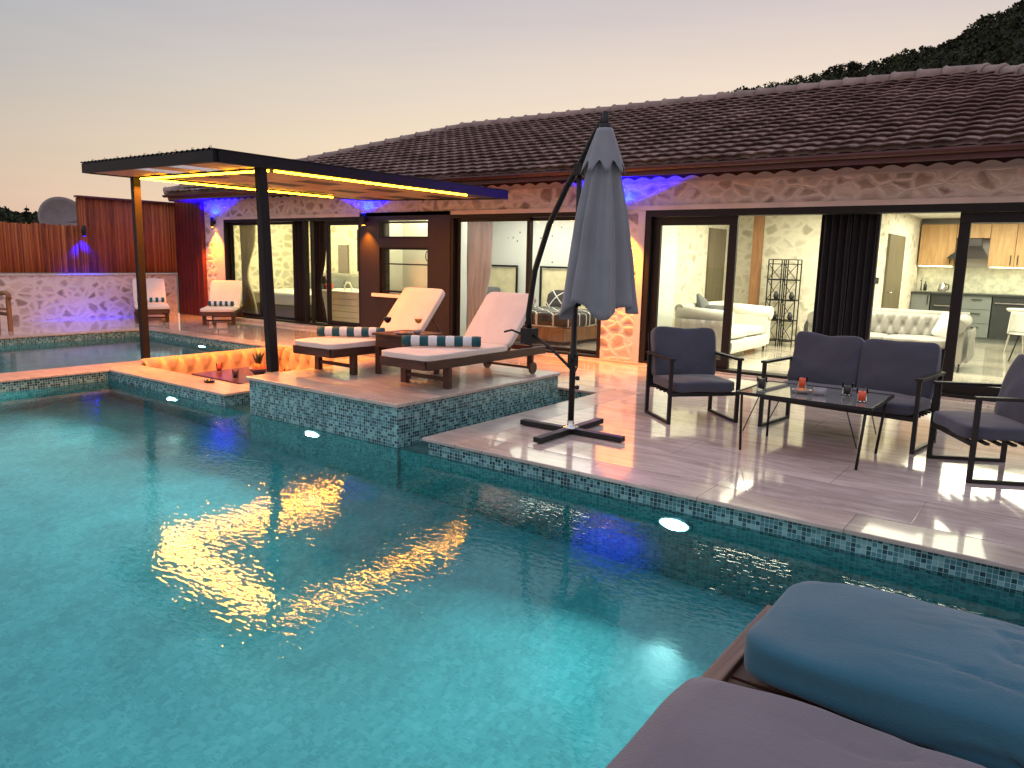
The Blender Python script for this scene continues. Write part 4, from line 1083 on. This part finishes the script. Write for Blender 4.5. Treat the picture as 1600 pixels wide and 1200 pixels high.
dw = thing('dishwasher', (-.965, 18.3, F+.1), 'dark dishwasher beside the drawer unit in the kitchen', 'dishwasher')
MB().box(-.29, .29, -.31, .28, 0, .85).build('body', M['charcoal'], dw, bevel=.006); MB().bar((-.25, -.33, .72), (.25, -.33, .72), .03, .02).build('handle', M['chrome'], dw)
hd = thing('cooker_hood', (-1.75, 18.3, 1.72), 'black sloping cooker hood between the oak wall units', 'cooker hood')
mb = MB(); mb.add([(-.42, -.30, 0), (.30, -.30, 0), (.30, .28, 0), (-.42, .28, 0), (-.15, .0, .26), (.15, .0, .26), (.15, .28, .26), (-.15, .28, .26)], [(0,3,2,1),(4,5,6,7),(0,1,5,4),(1,2,6,5),(2,3,7,6),(3,0,4,7)])
mb.build('canopy', M['charcoal'], hd); MB().box(-.15, .15, .02, .28, .262, .42).build('duct', M['charcoal'], hd)
kt = thing('kettle', (-2.2, 18.2, 1.03), 'steel kettle on the worktop left of the hood', 'kettle')
MB().lathe([(.001, 0), (.075, 0), (.08, .02), (.06, .16), (.03, .19), (.001, .2)], (0, 0, 0), 18).build('body', M['chrome'], kt); MB().tube([(.06, 0, .16), (.12, 0, .14), (.11, 0, .04), (.07, 0, .03)], .01, 8).build('handle', M['black_frame'], kt)
bt_ = thing('soap_bottle', (-2.52, 18.2, 1.03), 'dark bottle beside a curved tap on the worktop', 'bottle')
MB().lathe([(.001, 0), (.035, 0), (.035, .12), (.012, .16), (.012, .2), (.001, .2)], (0, 0, 0), 14).build('body', M['charcoal'], bt_)
tp = thing('kitchen_tap', (-2.62, 18.35, 1.03), 'curved steel tap at the left end of the worktop', 'tap')
MB().tube([(0, 0, 0), (0, 0, .22), (0, -.04, .28), (0, -.12, .27), (0, -.14, .2)], .012, 8).build('spout', M['chrome'], tp)
# bar stool at right
bs_ = thing('bar_stool', (-.72, 16.4, F), 'white bar stool with thin dark legs at the right of the kitchen', 'stool')
MB().lathe([(.001, .74), (.17, .74), (.2, .78), (.19, .8), (.001, .79)], (0, 0, 0), 20).build('seat', M['white_lac'], bs_)
for a_ in (45, 135, 225, 315): MB().tube([(.08*math.cos(R(a_)), .08*math.sin(R(a_)), .74), (.2*math.cos(R(a_)), .2*math.sin(R(a_)), 0)], .012, 8).build('leg', M['chrome'], bs_)
# dining chair
dc = thing('shell_chair', (-.55, 14.9, F), 'white shell chair with wire legs near the kitchen', 'chair')
def shell(u, v):
    a = -1.3+2.6*u; z = .44+.36*v
    return (.24*math.sin(a)*(1-.1*v), .2*math.cos(a)*(1+.15*v)-.02, z)
MB().grid(shell, 14, 6).build('back', M['white_lac'], dc, solid=.012); MB().lathe([(.001, .43), (.2, .44), (.21, .46), (.001, .45)], (0, 0, 0), 20).build('seat', M['white_lac'], dc)
for a_ in (45, 135, 225, 315): MB().tube([(.08*math.cos(R(a_)), .08*math.sin(R(a_)), .44), (.22*math.cos(R(a_)), .22*math.sin(R(a_)), 0)], .009, 6).build('leg', M['black_metal'], dc)
# bedroom with two beds
def bed(x, y0, label, w_=1.0):
    r_ = thing('single_bed', (x, y0, F), label, 'bed')
    MB().box(-w_/2, w_/2, 0, 2.05, .06, .30).build('frame', M['post_wood'], r_, bevel=.01)
    weld(cushion(0, 1.02, .40, w_+.02, 2.03, .24, puff=.1, e=10).build('mattress', M['white_lac'], r_))
    weld(cushion(0, .80, .43, w_+.09, 1.62, .26, puff=.08, e=10, wr=.01).build('blanket', M['plaid'], r_))
    mb = MB(); mb.box(-w_/2-.05, w_/2+.05, 2.12, 2.16, .2, 1.30); mb.build('headboard', M['headboard_cream'], r_)
    mb = MB(); mb.box(-w_/2-.09, w_/2+.09, 2.08, 2.11, 1.31, 1.35); mb.box(-w_/2-.09, -w_/2-.05, 2.08, 2.11, .2, 1.309); mb.box(w_/2+.05, w_/2+.09, 2.08, 2.11, .2, 1.309); mb.build('headboard_frame', M['black_frame'], r_)
    return r_
b1 = bed(-10.2, 11.03, 'single bed seen through the sheer curtain, left of the other bed'); b2 = bed(-7.95, 10.98, 'wider bed with a plaid blanket behind the umbrella boom', 1.9)
def ipil(x, y, z, mat, label, seed): pillow('bed_pillow', (x, y, z), (R(62), 0, R(3)), .55, .38, .14, mat, label, seed)
ipil(-10.2, 12.88, .72, M['pil_grey'], 'dark pillow against the headboard of the left bed', 6); ipil(-8.35, 12.85, .72, M['plaid'], 'plaid pillow against the headboard of the right bed', 7)
# left room : bed + tub
r_ = thing('double_bed', (-14.95, 10.7, F), 'bed with white bedding and a padded grey headboard in the left room', 'bed', None, 0)
MB().box(-1.0, 1.1, 0, 1.7, .06, .30).build('frame', M['rattan'], r_)
weld(cushion(.05, .85, .46, 2.1, 1.72, .34, puff=.1, e=9, wr=.01).build('mattress', M['white_lac'], r_))
weld(cushion(.05, 1.82, .72, 2.3, .16, .62, puff=.1, e=9).build('headboard', M['sofa_grey'], r_))
for (px, sd) in ((-15.4, 8), (-14.5, 9)): pillow('bed_pillow', (px, 12.25, .78), (R(62), 0, 0), .6, .38, .15, M['pil_grey'], 'grey pillow on the %s side of the bed in the left room' % ('left' if sd == 8 else 'right'), sd)
tubt = thing('hot_tub', (-12.7, 11.45, F), 'white panelled hot tub surround in the left room', 'hot tub')
s = MB()
for k in range(5): s.box(-1.05, 1.0, -.5, .6, .0+k*.135, .128+k*.135)
s.build('panel', M['tub_panel'], tubt, bevel=.006); MB().box(-1.08, 1.03, -.53, .63, .672, .71).build('rim', M['white_lac'], tubt, bevel=.01)
def small(name, loc, label, cat, parts):
    r_ = thing(name, loc, label, cat)
    for (n_, mb, mt) in parts: mb.build(n_, mt, r_)
small('speaker', (-13.52, 11.15, .73), 'small black speaker on the corner of the hot tub', 'speaker', [('body', MB().box(-.07, .07, -.07, .07, 0, .30), M['black_metal'])])
small('storage_box', (-13.60, 11.03, .73), 'low dark box on the hot tub edge by the speaker', 'box', [('body', MB().box(-.16, .12, -.1, .1, 0, .12), M['charcoal'])])
small('red_pot', (-13.28, 11.05, .73), 'small red pot on the hot tub edge', 'pot', [('body', MB().lathe([(.001, 0), (.07, 0), (.09, .14), (.08, .14), (.001, .02)], (0, 0, 0), 16), M['red_pot'])])
small('swan_ornament', (-12.72, 11.1, .73), 'pale looped ornament on the hot tub edge by the door handle', 'ornament', [('loop', MB().tube([(-.1, 0, 0), (-.12, 0, .1), (-.05, 0, .18), (.05, 0, .18), (.12, 0, .08), (.1, 0, 0)], .018, 8), M['white_lac'])])
small('wall_panel', (-14.55, 12.54, 1.0), 'narrow brown panel on the back wall of the left room', 'panel', [('board', MB().box(-.17, .17, 0, .05, -.3, .75), M['rattan'])])
small('wall_art', (-13.75, 12.56, 1.12), 'dark framed open artwork on the back wall of the left room', 'artwork', [('frame', MB().box(-.3, -.27, 0, .03, 0, 1.0).box(.27, .3, 0, .03, 0, 1.0).box(-.269, .269, 0, .03, 0, .03).box(-.269, .269, 0, .03, .97, 1.0).bar((-.26, .015, .1), (.26, .015, .9), .015, .015).bar((.26, .015, .1), (-.26, .015, .9), .015, .015), M['black_frame'])])
# bathroom behind the small window
small('bathroom_cabinet', (-9.5, 10.72, F), 'tall white cabinet seen through the small window', 'cabinet', [('body', MB().box(-.25, .25, -.2, .2, 0, 1.5), M['white_lac'])])
small('wash_basin', (-10.3, 10.65, F), 'white wash basin seen low through the small window', 'basin', [('pedestal', MB().box(-.12, .12, -.1, .1, 0, .75), M['white_lac']), ('bowl', MB().lathe([(.001, .75), (.15, .76), (.24, .88), (.22, .88), (.001, .8)], (0, 0, 0), 20), M['white_lac'])])
small('shower_ring', (-9.72, 10.42, 1.52), 'thin oval towel ring hanging in front of the bathroom wall', 'towel ring', [('ring', MB().tube([(.05*math.cos(R(a)), 0, .09*math.sin(R(a))) for a in range(0, 361, 20)], .008, 6), M['black_frame'])])

# ------------------------------------------------------------------ pool lamps
def pool_lamp(x, y, z, nx, ny, label, pw=34):
    r_ = thing('pool_lamp', (x, y, z), label, 'pool lamp', 'underwater pool lamps')
    rot = Matrix(((0, 0, 1), (0, 1, 0), (-1, 0, 0))).to_4x4() if abs(nx) else Matrix(((1, 0, 0), (0, 0, 1), (0, -1, 0))).to_4x4()
    sg = nx+ny
    mb = MB().lathe([(.001, .02), (.105, .018)], (0, 0, 0), 24); mb.v = [(x_, y_, z_*1) for (x_, y_, z_) in mb.v]
    mb.xf(rot if sg > 0 else (rot @ Matrix.Scale(-1, 4, (0, 0, 1)))); mb.build('lens', M['lamp_white'], r_)
    mb = MB().lathe([(.107, .0), (.107, .022), (.125, .022), (.13, 0)], (0, 0, 0), 24); mb.xf(rot if sg > 0 else (rot @ Matrix.Scale(-1, 4, (0, 0, 1)))); mb.build('bezel', M['chrome'], r_)
    ld = bpy.data.lights.new('pool_light', 'AREA'); ld.shape = 'DISK'; ld.size = .09; ld.energy = pw; ld.color = (.72, 1, .96); ld.spread = R(140)
    lo = bpy.data.objects.new('pool_light', ld); col.objects.link(lo); lo.location = (x+nx*.05, y+ny*.05, z)
    lo.rotation_euler = Vector((nx, ny, .28)).to_track_quat('-Z', 'Y').to_euler()
PWR = 60
pool_lamp(-8.2, 4.515, -.36, 0, -1, 'underwater lamp below the coping of the sunken lounge', PWR)
pool_lamp(-5.66, 4.485, -.34, 0, -1, 'underwater lamp below the tiled sunbed platform', PWR)
pool_lamp(-1.95, 4.515, -.38, 0, -1, 'underwater lamp below the deck with the glass table', PWR)
pool_lamp(-.70, 1.6, -.45, -1, 0, 'underwater lamp below the near daybed', PWR*.2)
pool_lamp(-.70, -1.2, -.45, -1, 0, 'underwater lamp on the near wall behind the camera side', PWR*1.5)
pool_lamp(-9.71, .3, -.38, 1, 0, 'underwater lamp on the divider between the pools', PWR)
pool_lamp(-10.27, 2.6, -.38, -1, 0, 'underwater lamp in the small pool on the divider side', PWR)
pool_lamp(-12.4, 7.43, -.38, 0, -1, 'underwater lamp at the back of the small pool', PWR*.25)

# ------------------------------------------------------------------ hills
def hillmesh(path, depth, name, seed):
    mb = MB(); n = len(path)-1
    def fn(u, v):
        q = u*n; i = min(int(q), n-1); fr_ = q-i; a = Vector(path[i]); b2 = Vector(path[i+1]); p = a.lerp(b2, fr_)
        out = Vector((p.x, p.y, 0)).normalized()
        top = p.z; d_ = -depth*(1-v)
        z = top*(v**.8)-2*(1-v)
        pos = Vector((p.x, p.y, 0))+out*d_
        z += (noise.noise(Vector((pos.x*.03, pos.y*.03, seed)))*1.6+noise.noise(Vector((pos.x*.15, pos.y*.15, seed)))*1.2)*min(1, v*3)*(top/50+.1)
        return (pos.x, pos.y, z)
    mb.grid(fn, 90, 40); return mb
ridge = [(-120, 200, 30), (-92, 200, 43), (-72.3, 200, 45.0), (-53, 200, 46.2), (-39, 200, 47.4), (-26.4, 200, 51.2), (-15, 200, 58), (10, 200, 62), (60, 200, 70)]
hm = hillmesh(ridge, 120, 'hill', 3); tag(hm.build('hill', M['hill']), kind='structure')
lr = [(-200, 20, 16), (-200, 50, 14), (-200, 70.8, 9.7), (-200, 74.6, 8.2), (-200, 79, 8.8), (-200, 89, 8.2), (-200, 130, 7), (-200, 200, 7)]
hm2 = hillmesh(lr, 60, 'hill', 9); tag(hm2.build('distant_hill', M['hill']), kind='structure')
# scrub and trees on the hills: leaf-card clumps
def clump(mb, c_, r_, n, fl=.5):
    for k in range(n):
        dv = Vector((random.gauss(0, 1), random.gauss(0, 1), random.gauss(0, 1))).normalized()*r_*random.random()**.4
        p = Vector(c_)+Vector((dv.x, dv.y, dv.z*.9)); s_ = r_*random.uniform(.16, .34)
        a = Vector((random.gauss(0, 1), random.gauss(0, 1), random.gauss(0, 1))).normalized()*s_; b2 = a.cross(Vector((random.gauss(0, 1), random.gauss(0, 1), random.gauss(0, 1)))).normalized()*s_
        mb.add([p-a-b2, p+a-b2*.6, p+a+b2, p-a*.6+b2], [(0, 1, 2, 3)])
fo = MB(); dep = bpy.context.evaluated_depsgraph_get()
gv = hm.v; W1 = 91
for k in range(2200):
    i = random.randint(14, 78); j = int(40*(1-random.random()**1.6*.55)); q = gv[j*W1+i]
    r0 = random.uniform(.4, 1.2)
    clump(fo, (q[0]+random.uniform(-1, 1), q[1]+random.uniform(-1, 1), q[2]+r0*.35), r0, 16)
for k in range(700):
    i = random.uniform(14, 76); i0 = int(i); f_ = i-i0; a = Vector(gv[40*W1+i0]); b2 = Vector(gv[40*W1+i0+1]); q = a.lerp(b2, f_)
    r0 = random.uniform(.35, 1.1)
    hgt = random.uniform(.0, 1.9)
    clump(fo, (q.x, q.y, q.z+hgt), r0, 14)
tag(fo.build('hillside_scrub', M['foliage']), kind='stuff', label='dark trees and scrub covering the hillside behind the roof', cat='trees')
fo = MB(); gv = hm2.v
for k in range(500):
    i = random.randint(5, 60); j = int(40*(1-random.random()**2*.4)); q = gv[j*W1+i]
    clump(fo, (q[0], q[1], q[2]+.2), random.uniform(.8, 1.6), 14)
tag(fo.build('distant_scrub', M['foliage']), kind='stuff', label='dark scrub along the low hills at the far left', cat='trees')
def conifer(x, y, z0, h, label):
    t_ = thing('conifer_tree', (x, y, z0), label, 'tree')
    MB().tube([(0, 0, 0), (.05, 0, h*.5), (0, 0, h)], [.22, .14, .03], 8).build('trunk', M['foliage'], t_)
    mb = MB()
    for k in range(11):
        zz = h*(.18+.80*k/11); rr = (1-k/11.5)*h*.30*random.uniform(.75, 1.15)
        for q in range(7):
            a = random.random()*6.28; e_ = Vector((rr*math.cos(a), rr*math.sin(a), zz-rr*.12))
            for w_ in range(6):
                f_ = (w_+1)/6; clump(mb, (e_.x*f_, e_.y*f_, zz+(e_.z-zz)*f_), .22*h/6*(1.3-f_*.6), 5)
    mb.build('crown', M['foliage'], t_)
conifer(-150, 57.4, 1.0, 8.0, 'pointed conifer standing on the horizon left of the dish')
conifer(-150, 60.6, 1.0, 6.6, 'shorter rounded conifer between the pointed one and the dish')

# ------------------------------------------------------------------ lights
def area(name, loc, sx, sy, pw, c_, rot=(0, 0, 0), spread=180):
    ld = bpy.data.lights.new(name, 'AREA'); ld.shape = 'RECTANGLE'; ld.size = sx; ld.size_y = sy; ld.energy = pw; ld.color = c_; ld.spread = R(spread)
    o = bpy.data.objects.new(name, ld); col.objects.link(o); o.location = loc; o.rotation_euler = rot; return o
def spot(name, loc, tgt, pw, c_, ang, blend=.6, r_=.02):
    ld = bpy.data.lights.new(name, 'SPOT'); ld.energy = pw; ld.color = c_; ld.spot_size = R(ang); ld.spot_blend = blend; ld.shadow_soft_size = r_
    o = bpy.data.objects.new(name, ld); col.objects.link(o); o.location = loc
    o.rotation_euler = (Vector(tgt)-Vector(loc)).to_track_quat('-Z', 'Y').to_euler(); return o
WW = (1, .96, .70)
area('room_light', (-2.3, 12.2, 2.5), 4.5, 2.5, 350, WW); area('room_light', (-.8, 16.2, 2.5), 3, 2.5, 190, WW)
area('room_light', (-8.0, 11.8, 2.5), 3.6, 1.8, 125, (1, .98, .82)); area('room_light', (-13.5, 11.4, 2.5), 4, 1.6, 150, (1, .90, .46))
area('room_light', (-10, 10.6, 2.5), 1.2, .5, 26, (1, .93, .55))
BL = (0, .0006, 1); OR = (1, .27, .01)
for (x, y, pb, po) in ((-15.93, 9.86, 330, 500), (-10.86, 9.86, 330, 300), (-5.40, 9.84, 330, 900)):
    spot('lamp_up', (x, y-.02, 2.31), (x, y+.05, 3.0), pb*5, BL, 145, .3)
    spot('lamp_down', (x, y, 2.05), (x, y+.02, 0), po, OR, 95, .9)
spot('lamp_down', (-17.44, 7.75, 1.77), (-17.58, 7.75, 1.1), 800, BL, 85, .8)
# led strips also throw light
for (a, b_) in lp:
    L_ = math.hypot(b_[0]-a[0], b_[1]-a[1]); o = area('led_glow', ((a[0]+b_[0])/2, (a[1]+b_[1])/2+(-6.85-(a[0]+b_[0])/2)*.09, 2.35), L_, .03, 230, (1, .26, .02)); o.rotation_euler.z = math.atan2(b_[1]-a[1]-(b_[0]-a[0])*.09, b_[0]-a[0])

# ------------------------------------------------------------------ sky
world = bpy.data.worlds.new("World"); sc.world = world; world.use_nodes = True
t = world.node_tree; t.nodes.clear(); wo = t.nodes.new('ShaderNodeOutputWorld')
tc = nd(t, 'ShaderNodeTexCoord'); sx = nd(t, 'ShaderNodeSeparateXYZ'); t.links.new(tc.outputs['Generated'], sx.inputs[0])
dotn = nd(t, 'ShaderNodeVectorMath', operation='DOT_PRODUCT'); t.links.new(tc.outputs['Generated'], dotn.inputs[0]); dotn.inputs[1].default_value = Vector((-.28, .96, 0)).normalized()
az = ramp(t, dotn.outputs['Value'], [(0, (0, 0, 0)), (.55, (.10, .10, .10)), (1, (1, 1, 1))])
glow = ramp(t, sx.outputs[2], [(0, (1.15, .86, .52)), (.12, (1.05, .82, .55)), (.2, (.88, .74, .60)), (.3, (.66, .58, .58)), (.45, (.53, .53, .60)), (.7, (.68, .68, .78))])
away = ramp(t, sx.outputs[2], [(0, (.66, .41, .34)), (.05, (.66, .47, .38)), (.12, (.57, .49, .42)), (.2, (.47, .46, .46)), (.3, (.38, .42, .49)), (.45, (.41, .45, .53)), (.7, (.66, .68, .80))])
sky = mixc(t, away.outputs[0], glow.outputs[0], az.outputs[0])
back = ramp(t, dotn.outputs['Value'], [(0, (2.1, 1.85, 1.85)), (.45, (1.5, 1.42, 1.42)), (.62, (1, 1, 1))])  # unseen sky behind the camera, brightened to lift facade, deck and furniture
ns = noise_n(t, mapped(t, (1, 1, 9), co='Generated'), 2.2, 6, .6, .4)
sky = mixc(t, sky, ramp(t, ns.outputs[0], [(.3, (.97, .97, .98)), (.5, (1, 1, 1)), (.7, (1.03, 1.02, 1.01))]).outputs[0], 1.0, 'MULTIPLY')
nsk = nd(t, 'ShaderNodeTexSky', sky_type='NISHITA'); nsk.sun_disc = False; nsk.sun_elevation = R(1.5); nsk.sun_rotation = R(-16)
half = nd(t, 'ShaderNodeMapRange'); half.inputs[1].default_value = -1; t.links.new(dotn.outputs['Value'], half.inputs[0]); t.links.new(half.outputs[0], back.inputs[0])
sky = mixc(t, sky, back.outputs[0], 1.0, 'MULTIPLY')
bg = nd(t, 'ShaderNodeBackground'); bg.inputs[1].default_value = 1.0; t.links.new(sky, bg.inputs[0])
bg2 = nd(t, 'ShaderNodeBackground'); bg2.inputs[1].default_value = .01; t.links.new(nsk.outputs[0], bg2.inputs[0])
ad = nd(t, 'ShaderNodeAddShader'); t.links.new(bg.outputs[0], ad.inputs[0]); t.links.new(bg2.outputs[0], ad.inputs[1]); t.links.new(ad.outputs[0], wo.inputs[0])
sl = bpy.data.lights.new('sun', 'SUN'); sl.energy = .12; sl.angle = R(20); sl.color = (1, .7, .5)
so = bpy.data.objects.new('sun', sl); col.objects.link(so); so.rotation_euler = Vector((.28, -.96, -.25)).to_track_quat('-Z', 'Y').to_euler()

# ------------------------------------------------------------------ camera
cd = bpy.data.cameras.new('camera'); cam = bpy.data.objects.new('camera', cd); col.objects.link(cam); sc.camera = cam
cd.sensor_width = 36; cd.lens = 1168/1600*36; cd.clip_end = 2000; cd.clip_start = .05
cr = Matrix(((0.80200671, -0.11607992, 0.58592721), (0.59689853, 0.11912487, -0.79342385), (0.02230208, 0.98607034, 0.16482688)))
cam.matrix_world = Matrix.Translation((0, 0, 1.5)) @ cr.to_4x4()
sc.view_settings.view_transform = 'Standard'; sc.view_settings.look = 'None'; sc.view_settings.exposure = 0; sc.view_settings.gamma = 1
sc.render.engine = 'CYCLES'
cy = sc.cycles; cy.use_denoising = True; cy.max_bounces = 8; cy.diffuse_bounces = 3; cy.glossy_bounces = 4; cy.transmission_bounces = 6; cy.transparent_max_bounces = 10
cy.sample_clamp_indirect = 4; cy.sample_clamp_direct = 0; cy.caustics_reflective = False; cy.caustics_refractive = True; cy.blur_glossy = .5
